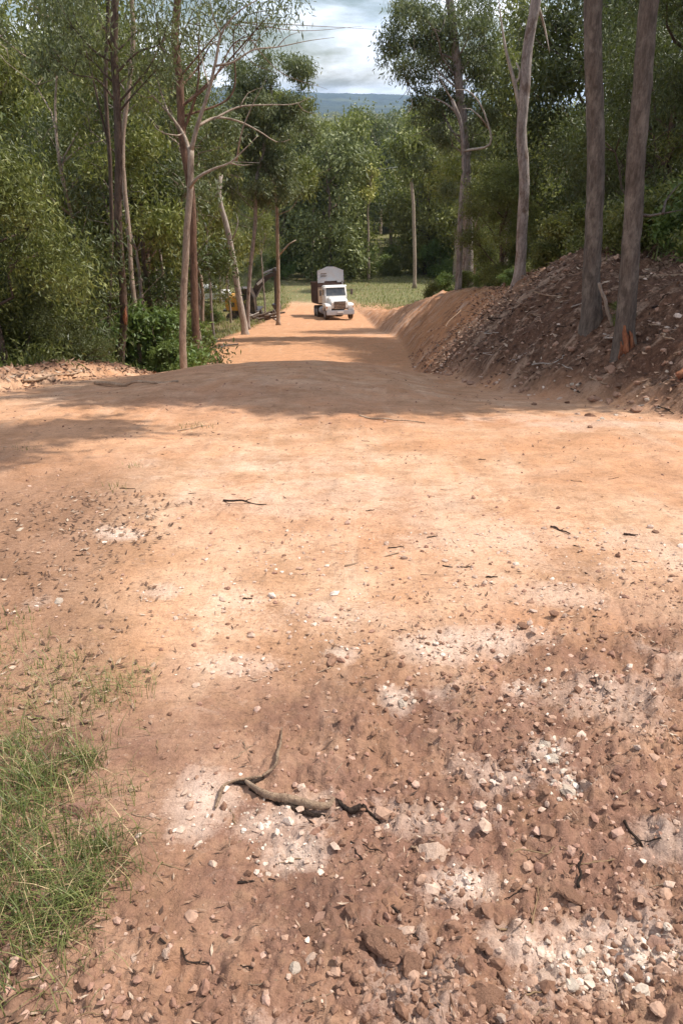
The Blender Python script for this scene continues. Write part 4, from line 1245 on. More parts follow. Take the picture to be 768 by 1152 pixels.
# ------------------------------------------------------------------ white ute glimpsed between trunks
def build_ute():
    Y = 82.0
    x0 = at(233, 312, Y)[0]
    u = empty('parked_ute', (x0, Y, float(base_h(x0, Y)) + .02), 'white parked vehicle half hidden by trunks left of the excavator', 'vehicle', rotz=R(12))
    MB().prism([(-2.3, .45), (-2.35, 1.0), (-.9, 1.08), (-.35, 1.68), (.85, 1.70), (1.1, 1.08), (2.3, 1.02), (2.3, .45)], -.88, .88, 'y').build('body', M['white'], u, .05)
    for s in (-1, 1):
        MB().prism([(-.62, 1.12), (-.22, 1.58), (.72, 1.60), (.92, 1.12)], s * .885, s * .90, 'y').build('side_window', M['glass'], u)
        for xx in (-1.45, 1.45):
            w = MB().cyl((xx, s * .80, .36), .36, .22, 'y', 20).build('wheel', M['rubber'], u, .02)
            MB().cyl((xx, s * .915, .36), .2, .02, 'y', 16).build('rim', M['grey_metal'], w)


build_ute()

# ------------------------------------------------------------------ heap of cleared logs beside the excavator
g = np.random.default_rng(91)
for k in range(16):
    px = g.uniform(285, 322); Y = g.uniform(55, 60)
    x = P_at(px, Y); x = min(x, float(LEDGE(Y)) - .1)
    z = float(base_h(x, Y)) + .12 + .35 * g.random() * (k > 6)
    a = g.uniform(-.6, .6) if k % 3 else g.uniform(0, 3.1); L = g.uniform(.8, 1.7)
    A = np.array([x - math.cos(a) * L / 2, Y - math.sin(a) * L / 2, z + g.uniform(-.05, .2)])
    B = np.array([x + math.cos(a) * L / 2, Y + math.sin(a) * L / 2, z + g.uniform(-.05, .45)])
    pale = k % 3 == 0
    lone_wood('log', 'pale stripped log in the brush heap beside the excavator' if pale else 'dark log in the brush heap beside the excavator', 'log', A, B, .10, .06,
              M['bark_white'] if pale else M['bark_brown'], 'cleared logs heaped by the excavator', seed=900 + k, n=8,
              subs=[(.6, g.uniform(-.3, .3), g.uniform(-.3, .3), g.uniform(.2, .6), .03)])

# fallen timber at the left verge
for k, (p0, p1, r, mat, lab) in enumerate([
        ((28, 434), (92, 426), .022, 'wood', 'long grey stick lying on the earth heap at the left edge'),
        ((108, 434), (200, 431), .028, 'wood', 'thin brown stick lying along the left verge below the trunks'),  # plain wooden tube laid along the verge
        ((238, 392), (268, 388), .05, 'bark_white', 'pale fallen branch at the road edge before the bleached trunk'),
        ((700, 320), (768, 318), .03, 'wood', 'stick lying across the slope near the right edge')]):
    A = ground_at(*p0); B = ground_at(*p1); A[2] += r * .7; B[2] += r * .7
    B[2] = float(fine_h(B[0], B[1])) + r * .7; A[2] = float(fine_h(A[0], A[1])) + r * .7
    lone_wood('fallen_branch', lab, 'branch', A, B, r, r * .6, M[mat], seed=40 + k, bend=.02)

# ------------------------------------------------------------------ overhead wire between timber poles
def build_line():
    p1 = at(471, 187, 118); p0 = at(170, 197, 118)
    poles = []
    for p, lab in ((p1, 'timber power pole in the forest right of the truck, carrying the wire'), (p0, 'timber power pole hidden in the forest on the left, carrying the wire')):
        b = float(base_h(p[0], p[1])); h = p[2] - b
        o = empty('power_pole', (p[0], p[1], b), lab, 'power pole')
        MB().cyl((0, 0, h / 2 - .1), .16, h + .2, 'z', 12, .11).build('pole', M['bark_grey'], o)
        MB().cyl((0, 0, h + .12), .09, .28, 'z', 12, .07).build('insulator', M['white'], o)
    n = 40; t = np.linspace(0, 1, n)[:, None]
    P = p0 + (p1 - p0) * t; P[:, 2] += .24 - 4 * .9 * (t * (1 - t))[:, 0]
    P2 = np.array([p1 + (at(512, 186, 118) - p1) * q for q in (0, .5, 1)])
    V, Q = tube(P, np.full(n, .028), 6, 1, 0)
    o = link('power_wire', np_mesh('power_wire', V, Q, True), M['wire']); tag(o, 'thin overhead wire crossing in front of the forest', 'wire')


build_line()


# ------------------------------------------------------------------ rocks
def rock_mesh(name, seed, sub=4, flat=.7, cuts=13):
    import bmesh
    bm = bmesh.new(); bmesh.ops.create_icosphere(bm, subdivisions=sub, radius=1)
    g = np.random.default_rng(seed)
    pl = [(Vector(g.normal(0, 1, 3)).normalized(), g.uniform(.42, .72)) for _ in range(cuts)]
    off = Vector(g.normal(0, 20, 3))
    for v in bm.verts:
        for nrm, d in pl:
            q = v.co.dot(nrm)
            if q > d: v.co -= nrm * (q - d) * .92
        v.co *= 1 + .16 * mnoise.noise(v.co * 1.8 + off) + .10 * mnoise.noise(v.co * 5 + off) + .05 * mnoise.noise(v.co * 13 + off)
        v.co.x *= 1.15; v.co.z *= flat
    me = bpy.data.meshes.new(name); bm.to_mesh(me); bm.free()
    a = me.attributes.new('rnd', 'FLOAT', 'POINT'); a.data.foreach_set('value', np.full(len(me.vertices), .3, np.float32))
    me.shade_flat()
    return me


def rmesh_set(mat, k, s0, flat=.7):
    out = []
    for i in range(k):
        m = rock_mesh('stone', s0 + i, 4, flat); m.materials.append(M[mat]); out.append(m)
    return out


RK = {m: rmesh_set(m, 3, 10 * i + 5) for i, m in enumerate(('rock_brown', 'rock_pale', 'rock_grey', 'rock_red'))}


def put_rock(px, py, wpx, mat, label, group=None, k=0, sink=.6, sx=1.0):
    c = ground_at(px, py); dep = c[1] * math.cos(PITCH) - (c[2] - EYE) * math.sin(PITCH)
    r = wpx * dep / F / 2
    o = bpy.data.objects.new('rock', RK[mat][k % 3]); COL.objects.link(o)
    g = np.random.default_rng(int(px * 7 + py))
    o.location = (c[0], c[1], float(fine_h(c[0], c[1])) + r * (.62 - sink))
    o.rotation_euler = (g.uniform(-.3, .3), g.uniform(-.3, .3), g.uniform(0, 6.28)); o.scale = (r * sx, r, r * g.uniform(.8, 1.05))
    return tag(o, label, 'rock', group)


for a in [(430, 1072, 50, 'rock_brown', 'large flat-topped brown rock at the bottom, left of the pale rubble'),
          (362, 1038, 24, 'rock_red', 'reddish rounded rock left of the large brown rock'),
          (345, 1052, 22, 'rock_brown', 'small brown rock tucked beside the reddish rounded rock'),
          (332, 1098, 22, 'rock_grey', 'pale grey rock near the bottom edge, below the reddish one'),
          (352, 1092, 24, 'rock_pale', 'pinkish pale rock at the bottom edge next to the grey one'),
          (462, 1098, 36, 'rock_brown', 'brown angular rock just below the large flat-topped one'),
          (548, 1128, 44, 'rock_brown', 'wide brown rock at the very bottom right of centre'),
          (613, 1104, 34, 'rock_pale', 'pale angular rock on the front edge of the white rubble'),
          (640, 1105, 20, 'rock_grey', 'small whitish rock right of the pale angular one'),
          (490, 968, 44, 'rock_pale', 'rounded pinkish lump in the middle of the rubble'),
          (610, 842, 16, 'rock_grey', 'small white rock, upper one of the white stones on the right'),
          (624, 858, 20, 'rock_grey', 'white angular stone just below the upper white one'),
          (602, 862, 16, 'rock_pale', 'pale stone left of the white angular one'),
          (640, 893, 22, 'rock_grey', 'whitish stone in the lower group of white stones on the right'),
          (655, 890, 14, 'rock_pale', 'small pale stone at the right of the lower white group'),
          (95, 918, 40, 'rock_red', 'rounded reddish clod half buried in the grass on the left'),
          (716, 1090, 36, 'rock_brown', 'brown rock in the rubble at the lower right'),
          (742, 1062, 30, 'rock_red', 'red-tinted rock among pale rubble at the right edge'),
          (690, 1030, 26, 'rock_brown', 'dull brown rock above the pale rubble on the right'),
          (640, 1010, 30, 'rock_brown', 'dark brown lump right of the pale powdery patch'),
          (66, 680, 12, 'rock_grey', 'small whitish stone on the dirt at the left, above the grass'),
          (452, 790, 18, 'rock_grey', 'small chalky white stone alone on the dark soil'),
          (735, 604, 10, 'rock_brown', 'small dark stone alone near the right edge of the track'),
          (665, 468, 14, 'rock_brown', 'brown rock at the foot of the bank'),
          (677, 473, 9, 'rock_grey', 'small white rock beside the brown one at the foot of the bank'),
          (650, 465, 8, 'rock_pale', 'tiny pale rock left of the brown one at the foot of the bank'),
          (763, 436, 15, 'wood', ''), (150, 1078, 14, 'rock_pale', 'small pale stone beside the grass at the lower left'),
          (188, 1080, 14, 'rock_pale', 'small pinkish stone right of the pale one at the lower left')]:
    if a[3] == 'wood': continue
    put_rock(*a, k=int(a[0]))
A = at(757, 444, 7.9); B = at(780, 440, 7.9); A[2] = float(fine_h(A[0], A[1])) + .05; B[2] = float(fine_h(B[0], B[1])) + .05
lone_wood('split_wood', 'orange split piece of wood on the bank at the right edge', 'wood', A, B, .05, .03, M['wood_orange'], seed=66)

g = np.random.default_rng(17)
for k in range(70):      # loose stones that nothing tells apart: right foreground rubble
    px = g.uniform(420, 790); py = 1160 - 330 * g.random() ** 1.5
    mt = ('rock_brown', 'rock_red', 'rock_brown', 'rock_pale', 'rock_red')[k % 5]
    nm = {'rock_brown': 'brown', 'rock_red': 'reddish', 'rock_pale': 'pale pinkish', 'rock_grey': 'whitish'}[mt]
    put_rock(px, py, g.uniform(5, 13), mt, f'small {nm} stone among the rubble in the right foreground', 'loose stones in the right foreground', k, sink=.5)
for k in range(24):
    px = g.uniform(590, 785); py = g.uniform(400, 482) if k % 2 else g.uniform(445, 484)
    put_rock(px, py, g.uniform(4, 10), ('rock_brown', 'rock_pale', 'rock_grey')[k % 3], 'small {} stone lying on the foot of the right bank'.format(('brown', 'pale', 'whitish')[k % 3]), 'stones at the foot of the bank', k)


# gravel: thousands of little angular stones in one object each shade
def gravel(name, label, x, y, r, mat, seed, flat=.65, sub=1):
    g = np.random.default_rng(seed); n = len(x)
    import bmesh
    bm = bmesh.new(); bmesh.ops.create_icosphere(bm, subdivisions=sub, radius=1)
    T = np.array([v.co[:] for v in bm.verts]); Fc = np.array([[v.index for v in f.verts] for f in bm.faces]); bm.free()
    nt = len(T)
    kq = g.normal(0, 1.6, (n, 3, 3)); lump = np.sin(np.einsum('tj,nkj->ntk', T, kq) + g.random((n, 1, 3)) * 6).sum(-1)[..., None]
    S = T[None] * (1 + .13 * lump + g.normal(0, .13 if sub == 1 else .045, (n, nt, 1))) * g.uniform(.6, 1.3, (n, 1, 3)) * np.array([1, 1, flat])
    # flatten one random side to give facets
    d = g.normal(0, 1, (n, 3)); d /= np.linalg.norm(d, axis=1)[:, None]
    q = np.einsum('nti,ni->nt', S, d); S = S - np.maximum(q - .5, 0)[..., None] * d[:, None]
    a = g.random(n) * 6.28; c, s = np.cos(a), np.sin(a)
    X = S[..., 0] * c[:, None] - S[..., 1] * s[:, None]; Yy = S[..., 0] * s[:, None] + S[..., 1] * c[:, None]
    z = fine_h(x, y) + r * (.2 if sub == 1 else .05)
    V = np.stack([x[:, None] + X * r[:, None], y[:, None] + Yy * r[:, None], z[:, None] + S[..., 2] * r[:, None]], -1).reshape(-1, 3)
    Q = (Fc[None] + (np.arange(n) * nt)[:, None, None]).reshape(-1, 3)
    o = link(name, np_mesh(name, V, Q, False, attrs={'rnd': np.repeat(g.random(n), nt)}), M[mat])
    tag(o, label, 'gravel', kind='stuff')


def scatter(n, x0, x1, y0, y1, dens, seed, power=2.0):
    g = np.random.default_rng(seed)
    m = n * 8
    y = y0 + (y1 - y0) * g.random(m) ** power; x = g.uniform(x0, x1, m) * (.5 + .5 * y / y1 if y1 > 4 else 1)
    k = g.random(m) < dens(x, y)
    return x[k][:n], y[k][:n], g


def lumpy(x, y, f, seed): return np.clip(.45 + 1.3 * fbm(x * f, y * f, seed, 4), 0, 1) ** 1.5


x, y, g = scatter(8000, -1.6, 1.9, .6, 3.6, lambda a, b: rubble_mask(a, b) * lumpy(a, b, 3.5, 201) + .03, 301, 1.6)
gravel('gravel', 'brown crumbly rubble over the near right of the track', x, y, g.gamma(1.6, .0030, len(x)).clip(.0012, .026), 'rock_brown', 1)
x, y, g = scatter(2800, -1.6, 1.9, .6, 3.8, lambda a, b: np.clip(patch_mask(a, b, PALE, 103) * 1.2 + rubble_mask(a, b) * .03 * lumpy(a, b, 4, 207), 0, 1), 302, 1.5)
gravel('gravel', 'pale chalky gravel in the light patches near the camera', x, y, g.gamma(2.0, .0026, len(x)).clip(.0015, .020), 'rock_pale', 2)
x, y, g = scatter(2000, -1.6, 1.9, .6, 4.5, lambda a, b: rubble_mask(a, b) * lumpy(a, b, 2.5, 203) * .8 + .05, 303, 1.6)
gravel('gravel', 'reddish clay crumbs over the near part of the track', x, y, g.gamma(2.0, .0028, len(x)).clip(.0015, .022), 'rock_red', 3)
x, y, g = scatter(2400, -5.5, 5.5, 2.2, 13, lambda a, b: (.15 + lumpy(a, b, .9, 205)) * (a < REDGE(b)), 304, 1.7)
gravel('gravel', 'fine scattered crumbs on the middle of the track', x, y, g.gamma(1.8, .0018, len(x)).clip(.0012, .015) * (1 + y * .06), 'rock_red', 4)
gq = np.random.default_rng(44)
def cluster(spec, seed):
    X, Y, Rr = [], [], []
    g = np.random.default_rng(seed)
    for px, py, w, k, rm in spec:
        c = ground_at(px, py); n = k
        X.append(c[0] + g.normal(0, w, n)); Y.append(c[1] + g.normal(0, w * .7, n)); Rr.append((g.gamma(1.8, rm * .55, n)).clip(.002, .017))
    return np.concatenate(X), np.concatenate(Y), np.concatenate(Rr)
x, y, r = cluster([(440, 1075, .05, 60, .0055), (520, 1120, .09, 110, .006), (420, 1110, .08, 70, .005), (700, 1120, .10, 130, .006), (350, 1095, .06, 50, .004), (600, 1140, .08, 90, .006),
                   (640, 1010, .08, 60, .005), (720, 1000, .08, 60, .005), (560, 880, .09, 70, .005), (690, 900, .12, 90, .005), (760, 1050, .08, 80, .006), (480, 1010, .07, 50, .004)], 45)
gravel('gravel', 'clustered broken brown rubble along the bottom edge', x, y, r, 'rock_brown', 46, .7, 2)
x, y, r = cluster([(640, 1075, .045, 80, .0042), (735, 1070, .045, 70, .0045), (620, 855, .05, 45, .005), (640, 892, .05, 40, .005), (525, 990, .05, 45, .003), (320, 958, .05, 50, .0026), (590, 775, .05, 25, .004),
                   (700, 1085, .06, 60, .0045), (130, 605, .09, 25, .006), (452, 790, .03, 14, .004), (300, 925, .06, 40, .003)], 47)
gravel('gravel', 'chalky broken stones clustered in the pale patches', x, y, r, 'rock_grey', 48, .7, 2)
gb = np.random.default_rng(8)
yb = gb.uniform(6.5, 30, 5200); sb = gb.random(5200) ** 1.3 * 3.6; xb = REDGE(yb) + .1 + sb
gravel('gravel', 'loose brown stones and clods covering the right bank', xb[:3800], yb[:3800], gb.gamma(1.5, .013, 3800).clip(.006, .09), 'rock_brown', 5)
kk = fbm(yb * 1.5 + .5 * sb, sb * .22, 71, 4, .6) > .24
gravel('gravel', 'pale stones in streaks down the right bank', xb[kk], yb[kk], gb.gamma(1.5, .012, kk.sum()).clip(.006, .06), 'rock_pale', 6)
yl = gb.uniform(8, 17, 1500); xl = LEDGE(yl) + .5 - gb.random(1500) * 1.8
gravel('gravel', 'earth clods on the heap along the left verge', xl, yl, gb.gamma(1.5, .008, 1500).clip(.005, .032), 'rock_brown', 7)


# ------------------------------------------------------------------ litter: dead leaves and bark chips
def litter(name, label, x, y, L, W, mat, seed, lift=.004, tilt=.35):
    g = np.random.default_rng(seed); n = len(x)
    a = g.random(n) * 6.28
    l = L * g.uniform(.5, 1.5, n) * (1 + .05 * y); w = W * g.uniform(.5, 1.5, n) * (1 + .05 * y)
    z = fine_h(x, y) + lift
    ax = np.stack([np.cos(a), np.sin(a), g.normal(0, tilt, n) * .5], -1); bx = np.stack([-np.sin(a), np.cos(a), g.normal(0, tilt, n)], -1)
    C = np.stack([x, y, z + .25 * w], -1)
    lift_ = g.uniform(0, .35, n)[:, None] * l[:, None] * np.array([0, 0, 1.0])
    V = np.stack([C - ax * l[:, None] / 2 + lift_ * .5, C - bx * w[:, None] / 2 - ax * l[:, None] * .05, C + ax * l[:, None] / 2 + lift_ * .5, C + bx * w[:, None] / 2 + ax * l[:, None] * .05], 1).reshape(-1, 3)
    o = link(name, np_mesh(name, V, np.arange(4 * n).reshape(-1, 4), False, attrs={'rnd': np.repeat(g.random(n), 4)}), M[mat])
    tag(o, label, 'leaf litter', kind='stuff')


LFm = lambda a, b: sm(.0, .5, -a - .15 * b - .22 + .25 * fbm(a * 3, b * 3, 121, 3))
x, y, g = scatter(1500, -2.2, 0.1, .6, 4.5, lambda a, b: LFm(a, b) * (.25 + lumpy(a, b, 2, 221)), 311, 1.4)
litter('leaf_litter', 'brown fallen leaves around the grass on the left', x, y, .028, .010, 'litter', 11)
x, y, g = scatter(2600, -1.2, 1.8, .6, 3.2, lambda a, b: .05 + rubble_mask(a, b) * lumpy(a, b, 2.2, 223), 312, 1.5)
litter('leaf_litter', 'bark chips and dead leaves mixed into the rubble', x, y, .022, .005, 'litter', 12)
x, y, g = scatter(1000, -5, 5, 2.2, 12, lambda a, b: (.05 + lumpy(a, b, 1.1, 225)) * (a < REDGE(b)), 313, 1.6)
litter('leaf_litter', 'small dark chips scattered on the middle of the track', x, y, .024, .006, 'litter', 13)
yb = gb.uniform(6.5, 26, 9000); xb = REDGE(yb) + .3 + gb.random(9000) * 6
litter('leaf_litter', 'dead leaves and bark strewn over the right bank', xb, yb, .06, .02, 'litter', 14, .01, .6)
yl = gb.uniform(9, 30, 7000); xl = LEDGE(yl) + .1 - gb.random(7000) ** 1.3 * 6
litter('leaf_litter', 'dead leaves on the forest floor at the left verge', xl, yl, .07, .022, 'litter', 15, .01, .6)


# ------------------------------------------------------------------ twigs
def twig(px0, py0, px1, py1, r, mat, label, group=None, seed=0, subs=(), cat='twig', lift=.6, name='twig', bend=.04):
    A = ground_at(px0, py0); B = ground_at(px1, py1)
    A[2] = float(fine_h(A[0], A[1])) + r * lift; B[2] = float(fine_h(B[0], B[1])) + r * lift
    return lone_wood(name, label, cat, A, B, r, r * .5, M[mat], group, seed=seed, n=6, bend=bend, subs=subs)


# the broken root lying in front of the camera
lg = empty('broken_root', ground_at(320, 905), 'short thick broken root with dark underside lying on the damp soil', 'dead wood')
def part_wood(name, pts, rad, mat, seed, n=12):
    rt = np.array(lg.location); Pp = []
    for px, py, dz in pts:
        c = ground_at(px, py); c[2] = float(fine_h(c[0], c[1])) + dz; Pp.append(c - rt)
    P, rr = resample(Pp, rad, .006); V, Q = tube(P, rr, n, seed, .10)
    return link(name, np_mesh(name, V, Q, True), M[mat], lg)
part_wood('root', [(277, 886, .014), (300, 898, .020), (330, 908, .021), (352, 912, .019), (369, 913, .014), (376, 904, .012)], [.006, .011, .013, .012, .009, .004], 'wood', 1)
part_wood('dark_underside', [(281, 892, .003), (303, 902, .004), (328, 910, .004), (350, 915, .004), (366, 916, .003)], [.004, .007, .008, .007, .004], 'wood_dark', 2)  # darker tube along the root's lower near side
b = empty('root_fork', ground_at(285, 880), 'forked curved twig lying left of the thick broken root', 'dead wood')
lg = b
part_wood('arm', [(243, 912, .012), (247, 900, .014), (252, 888, .014), (262, 882, .012), (280, 880, .010), (296, 878, .010)], [.004, .006, .006, .004, .004, .003], 'wood', 3, 9)
part_wood('arm', [(296, 879, .010), (308, 872, .014), (313, 855, .018), (316, 838, .014), (317, 824, .010)], [.004, .0045, .005, .004, .002], 'wood', 4, 9)
part_wood('charred_bark', [(262, 884, .005), (282, 884, .006), (298, 879, .006)], [.004, .008, .003], 'wood_dark', 5, 8)
lg = empty('charred_stub', ground_at(392, 912), 'small black charred stub with a thin tail right of the broken root', 'dead wood')
part_wood('stub', [(378, 902, .008), (385, 912, .012), (396, 918, .013), (408, 918, .010), (414, 916, .006)], [.003, .007, .010, .006, .002], 'wood_dark', 6, 9)
part_wood('tail', [(404, 916, .008), (416, 919, .008), (428, 925, .005)], [.005, .004, .002], 'wood_dark', 7, 7)

for i, (a_, lab, mt, r) in enumerate([
        ((388, 642, 448, 628), 'long thin twig lying on the smooth middle of the track', 'wood', .006),
        ((404, 469, 478, 476), 'long brown stick lying across the track by the shadow edge', 'wood', .011),
        ((252, 572, 300, 574), 'short dark twig on the left middle of the track', 'wood_dark', .008),
        ((462, 955, 470, 950), 'tiny stub of wood in the rubble', 'wood', .004),
        ((690, 968, 640, 972), 'straight straw-coloured stalk in the rubble on the right', 'straw', .0025),
        ((555, 955, 592, 925), 'thin stalk slanting up in the rubble right of centre', 'wood', .003),
        ((574, 968, 640, 962), 'pale straw stalk lying level in the right rubble', 'straw', .0025),
        ((598, 1040, 604, 990), 'upright-lying pale stick above the white rubble', 'straw', .003),
        ((560, 1043, 600, 1046), 'short pale stick lying level above the white rubble', 'straw', .003),
        ((650, 1000, 656, 960), 'dark curved twig in the debris on the right', 'wood_dark', .005),
        ((700, 930, 745, 985), 'dark stick slanting down through the debris at the right', 'wood_dark', .004),
        ((730, 915, 768, 900), 'dark twig at the right edge of the foreground', 'wood_dark', .004),
        ((180, 1058, 240, 1098), 'dark twig lying on bare soil at the lower left of centre', 'wood_dark', .003),
        ((38, 1145, 135, 1136), 'pale straw stalk at the bottom left corner', 'straw', .002),
        ((268, 996, 310, 990), 'dark twig below the chalky patch', 'wood_dark', .0035),
        ((545, 1150, 556, 1134), 'short pale stub of wood at the bottom edge', 'straw', .005),
        ((440, 1020, 470, 1066), 'dark stick behind the large flat brown rock', 'wood_dark', .004),
        ((25, 1060, 90, 1030), 'brown twig lying under the grass at the lower left', 'wood', .003),
        ((618, 598, 640, 606), 'little dark twig on the right half of the track', 'wood_dark', .006),
        ((700, 605, 716, 607), 'tiny twig near the lone dark stone on the right', 'wood_dark', .007),
        ((200, 482, 232, 478), 'bit of green-grey twig on the upper left of the track', 'wood', .008)]):
    twig(*a_, r, mt, lab, seed=300 + i, subs=[(.5, .6 * r * 8, .4 * r * 8, .2 * r * 3, r * .5)] if i % 2 == 0 else ())
g = np.random.default_rng(23)
for k in range(60):
    px = g.uniform(170, 780); py = 1150 - 400 * g.random() ** 1.3
    a_ = g.uniform(0, 6.28); L_ = g.uniform(12, 38)
    mt = ('wood_dark', 'wood', 'straw')[k % 3]
    twig(px, py, px + L_ * math.cos(a_), py + .5 * L_ * math.sin(a_), g.uniform(.0012, .003), mt, 'thin {} twig among the foreground debris'.format(('dark', 'brown', 'straw-coloured')[k % 3]),
         'thin twigs in the foreground debris', seed=400 + k)
for k in range(22):
    px = g.uniform(60, 760); py = g.uniform(480, 740)
    a_ = g.uniform(-.5, .5); L_ = g.uniform(6, 18)
    twig(px, py, px + L_ * math.cos(a_), py + .3 * L_ * math.sin(a_), g.uniform(.002, .005), 'wood_dark', 'thin dark twig on the open track further off', 'thin twigs on the track', seed=500 + k)


for k in range(34):      # sticks and torn roots on the bank
    px = g.uniform(530, 775); py = g.uniform(330, 470) if px > 600 else g.uniform(350, 440)
    c0 = ground_at(px, py)
    if c0[0] < REDGE(c0[1]) + .1: continue
    a_ = g.uniform(-.9, .9); L_ = g.uniform(10, 34)
    mt = ('wood_dark', 'wood', 'bark_white')[k % 3]
    twig(px, py, px + L_ * math.cos(a_), py - L_ * math.sin(a_) * .7, g.uniform(.006, .014), mt, '{} stick caught on the loose earth of the right bank'.format(('dark', 'brown', 'pale')[k % 3]),
         'sticks and roots on the right bank', seed=700 + k, bend=.08)


# ------------------------------------------------------------------ grass
def blades(name, label, x, y, H, W, mat, seed, bend=.6, seg=3, z=None):
    g = np.random.default_rng(seed); n = len(x)
    z = (fine_h(x, y) if z is None else z) - .004
    a = g.random(n) * 6.28; h = H * g.uniform(.35, 1.25, n); w = W * g.uniform(.6, 1.4, n); bn = bend * g.uniform(.1, 1.5, n)
    dirn = np.stack([np.cos(a), np.sin(a), np.zeros(n)], -1); side = np.stack([-np.sin(a), np.cos(a), np.zeros(n)], -1)
    V = []
    for k in range(seg + 1):
        t = k / seg
        c = np.stack([x, y, z + h * (t - .35 * bn * t * t)], -1) + dirn * (h * bn * t * t)[:, None]
        ww = (w * (1 - t) ** .7 * .5)[:, None] + .00005
        V += [c - side * ww, c + side * ww]
    V = np.stack(V, 1).reshape(-1, 3); m = 2 * (seg + 1)
    q = np.concatenate([np.array([[2 * k, 2 * k + 1, 2 * k + 3, 2 * k + 2]]) for k in range(seg)])
    Q = (q[None] + (np.arange(n) * m)[:, None, None]).reshape(-1, 4)
    o = link(name, np_mesh(name, V, Q, True, attrs={'rnd': np.repeat(g.random(n), m)}), M[mat])
    tag(o, label, 'grass', kind='stuff')


def tufts(spec, per, rad, seed):
    g = np.random.default_rng(seed); X, Y = [], []
    for px, py, k, s in spec:
        c = ground_at(px, py)
        n = int(per * k); r = rad * s
        X.append(c[0] + g.normal(0, r, n)); Y.append(c[1] + g.normal(0, r * 1.1, n))
    return np.concatenate(X), np.concatenate(Y)


x, y = tufts([(25, 900, 1.5, 1.1), (60, 880, 1.2, 1), (10, 960, 1.4, 1.1), (70, 950, .9, 1), (30, 1010, 1.1, 1), (95, 1000, .8, .8), (115, 960, .6, .6), (45, 1050, .9, .8), (-30, 940, 1.3, 1.3),
              (85, 1025, .6, .6), (-25, 1050, 1, 1), (100, 860, .4, .5), (20, 850, .9, 1)], 230, .062, 31)
blades('grass', 'green grass tussocks at the lower left', x, y, .085, .0030, 'grass', 31, .95)
k = np.random.default_rng(3).random(len(x)) < .12
blades('grass', 'dry straw mixed into the green tussocks at the lower left', x[k] + .01, y[k], .085, .0028, 'straw', 38, 1.1)
x, y = tufts([(75, 770, .5, 1.0), (140, 775, .45, .7), (30, 810, .7, 1.3), (90, 820, .5, 1), (10, 740, .4, 1), (120, 900, .4, .8), (130, 980, .4, .6), (60, 1075, .4, .8), (-20, 800, .5, 1.2), (110, 790, .4, .8)], 260, .085, 32)
blades('grass', 'sparse drying grass around the green tussocks', x, y, .075, .0026, 'grass_dry', 32, .9)
x, y = tufts([(218, 478, .5, 2.0), (132, 552, .3, 1), (60, 752, .4, 1), (10, 705, .4, 1.4), (30, 505, .3, 1.5), (150, 525, .15, 1)], 120, .05, 33)
blades('grass', 'tiny green tufts on the left of the track', x, y, .05, .004, 'grass', 33)
gg = np.random.default_rng(34)
yy = gg.uniform(11, 30, 9000); xx = LEDGE(yy) - .5 - gg.random(9000) ** 1.2 * 5
k = vnoise(xx * 1.2, yy * 1.2, 88) > .42
blades('grass', 'green undergrowth on the left verge', xx[k], yy[k], .30, .016, 'grass', 34)
yy = gg.uniform(68, 128, 26000); xx = gg.uniform(-40, 45, 26000) * yy / 128
k = ((xx > REDGE(yy) + .3) | (xx < LEDGE(yy) - .3))
blades('grass', 'grassy clearing beyond the end of the bank', xx[k], yy[k], .38, .05, 'grass', 35, .8, 2)
yy = gg.uniform(12, 70, 12000); xx = REDGE(yy) + HBANK(yy) / MBANK(yy) + .5 + gg.random(12000) * 6
k = vnoise(xx * .7, yy * .7, 89) > .4
blades('grass', 'dry grass along the top of the right bank', xx[k], yy[k], .28, .018, 'grass_dry', 36, .7)
yy = gg.uniform(40, 80, 9000); xx = LEDGE(yy) - .6 - gg.random(9000) * 10
blades('grass', 'dry grass around the excavator', xx, yy, .35, .04, 'grass_dry', 37, .7, 2)
# ------------------------------------------------------------------ sky, sun, haze
SUN_AZ, SUN_EL = R(78), R(56)       # azimuth clockwise from +Y
world = bpy.data.worlds.new('World'); scene.world = world; world.use_nodes = True
nt = world.node_tree; nt.nodes.clear()
sky = nt.nodes.new('ShaderNodeTexSky'); sky.sky_type = 'NISHITA'; sky.sun_disc = False
sky.sun_elevation = SUN_EL; sky.sun_rotation = SUN_AZ; sky.air_density = 1.0; sky.dust_density = 1.0; sky.ozone_density = 1.2
tc = nt.nodes.new('ShaderNodeTexCoord'); mp = nt.nodes.new('ShaderNodeMapping'); mp.inputs['Scale'].default_value = (1, 1, 3.2)
nz = nt.nodes.new('ShaderNodeTexNoise'); nz.inputs['Scale'].default_value = 3.4; nz.inputs['Detail'].default_value = 7; nz.inputs['Roughness'].default_value = .56; nz.inputs['Distortion'].default_value = .3
rp = nt.nodes.new('ShaderNodeValToRGB'); rp.color_ramp.elements[0].position = .44; rp.color_ramp.elements[1].position = .56
mx = nt.nodes.new('ShaderNodeMix'); mx.data_type = 'RGBA'
nz2 = nt.nodes.new('ShaderNodeTexNoise'); nz2.inputs['Scale'].default_value = 6; nz2.inputs['Detail'].default_value = 6
rp2 = nt.nodes.new('ShaderNodeValToRGB'); rp2.color_ramp.elements[0].position = .35; rp2.color_ramp.elements[1].position = .65
rp2.color_ramp.elements[0].color = (10.5, 12.2, 15.5, 1); rp2.color_ramp.elements[1].color = (19, 19, 19.5, 1)
bg = nt.nodes.new('ShaderNodeBackground'); bg.inputs['Strength'].default_value = .082
ow = nt.nodes.new('ShaderNodeOutputWorld')
Lk = nt.links.new
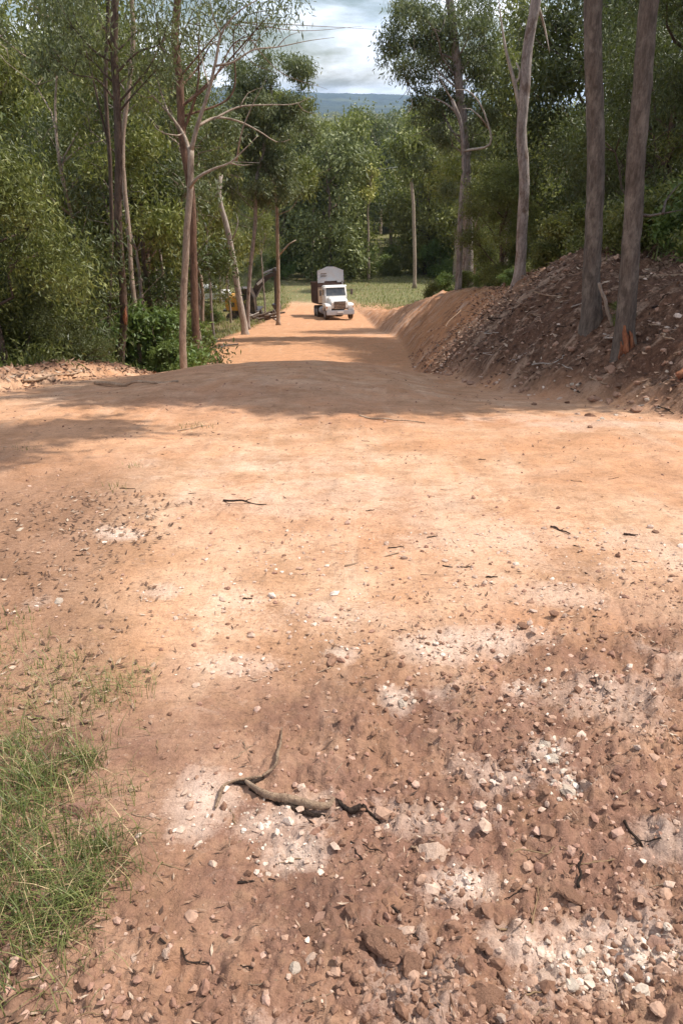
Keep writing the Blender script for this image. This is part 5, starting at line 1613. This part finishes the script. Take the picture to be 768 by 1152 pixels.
Lk(tc.outputs['Generated'], mp.inputs['Vector']); Lk(mp.outputs[0], nz.inputs['Vector']); Lk(mp.outputs[0], nz2.inputs['Vector'])
Lk(nz.outputs['Fac'], rp.inputs[0]); Lk(nz2.outputs['Fac'], rp2.inputs[0])
Lk(rp.outputs[0], mx.inputs[0]); Lk(sky.outputs[0], mx.inputs[6]); Lk(rp2.outputs[0], mx.inputs[7])
Lk(mx.outputs[2], bg.inputs['Color']); Lk(bg.outputs[0], ow.inputs['Surface'])

sd = bpy.data.lights.new('sun', 'SUN'); sd.energy = 4.9; sd.angle = R(.6); sd.color = (1, .945, .86)
so = bpy.data.objects.new('sun', sd); COL.objects.link(so)
v = Vector((math.sin(SUN_AZ) * math.cos(SUN_EL), math.cos(SUN_AZ) * math.cos(SUN_EL), math.sin(SUN_EL)))
so.rotation_euler = v.to_track_quat('Z', 'Y').to_euler(); so.location = v * 60

HAZE = 7.5e-5
def build_haze():
    hz = MB().box((0, 4000, -10), (14000, 12200, 240)).build('haze', None)
    m = bpy.data.materials.new('haze'); m.use_nodes = True; t = m.node_tree; t.nodes.clear()
    o = t.nodes.new('ShaderNodeOutputMaterial'); p = t.nodes.new('ShaderNodeVolumePrincipled')
    p.inputs['Color'].default_value = (.52, .72, 1.0, 1); p.inputs['Density'].default_value = HAZE; p.inputs['Anisotropy'].default_value = .2
    t.links.new(p.outputs[0], o.inputs['Volume']); hz.data.materials.append(m)
    tag(hz, 'thin bluish haze over the valley', 'haze', kind='stuff')
build_haze()

scene.view_settings.view_transform = 'Standard'; scene.view_settings.look = 'None'; scene.view_settings.gamma = 1
scene.view_settings.use_curve_mapping = False
scene.view_settings.exposure = .35
scene.cycles.use_denoising = True
scene.cycles.max_bounces = 6; scene.cycles.diffuse_bounces = 3; scene.cycles.glossy_bounces = 2; scene.cycles.transmission_bounces = 3
scene.cycles.transparent_max_bounces = 8; scene.cycles.volume_bounces = 0
scene.cycles.sample_clamp_indirect = 6
scene.render.film_transparent = False
for p in USED_P:
    if id(p) not in USED:
        for c in list(p.children): bpy.data.objects.remove(c)
        bpy.data.objects.remove(p)
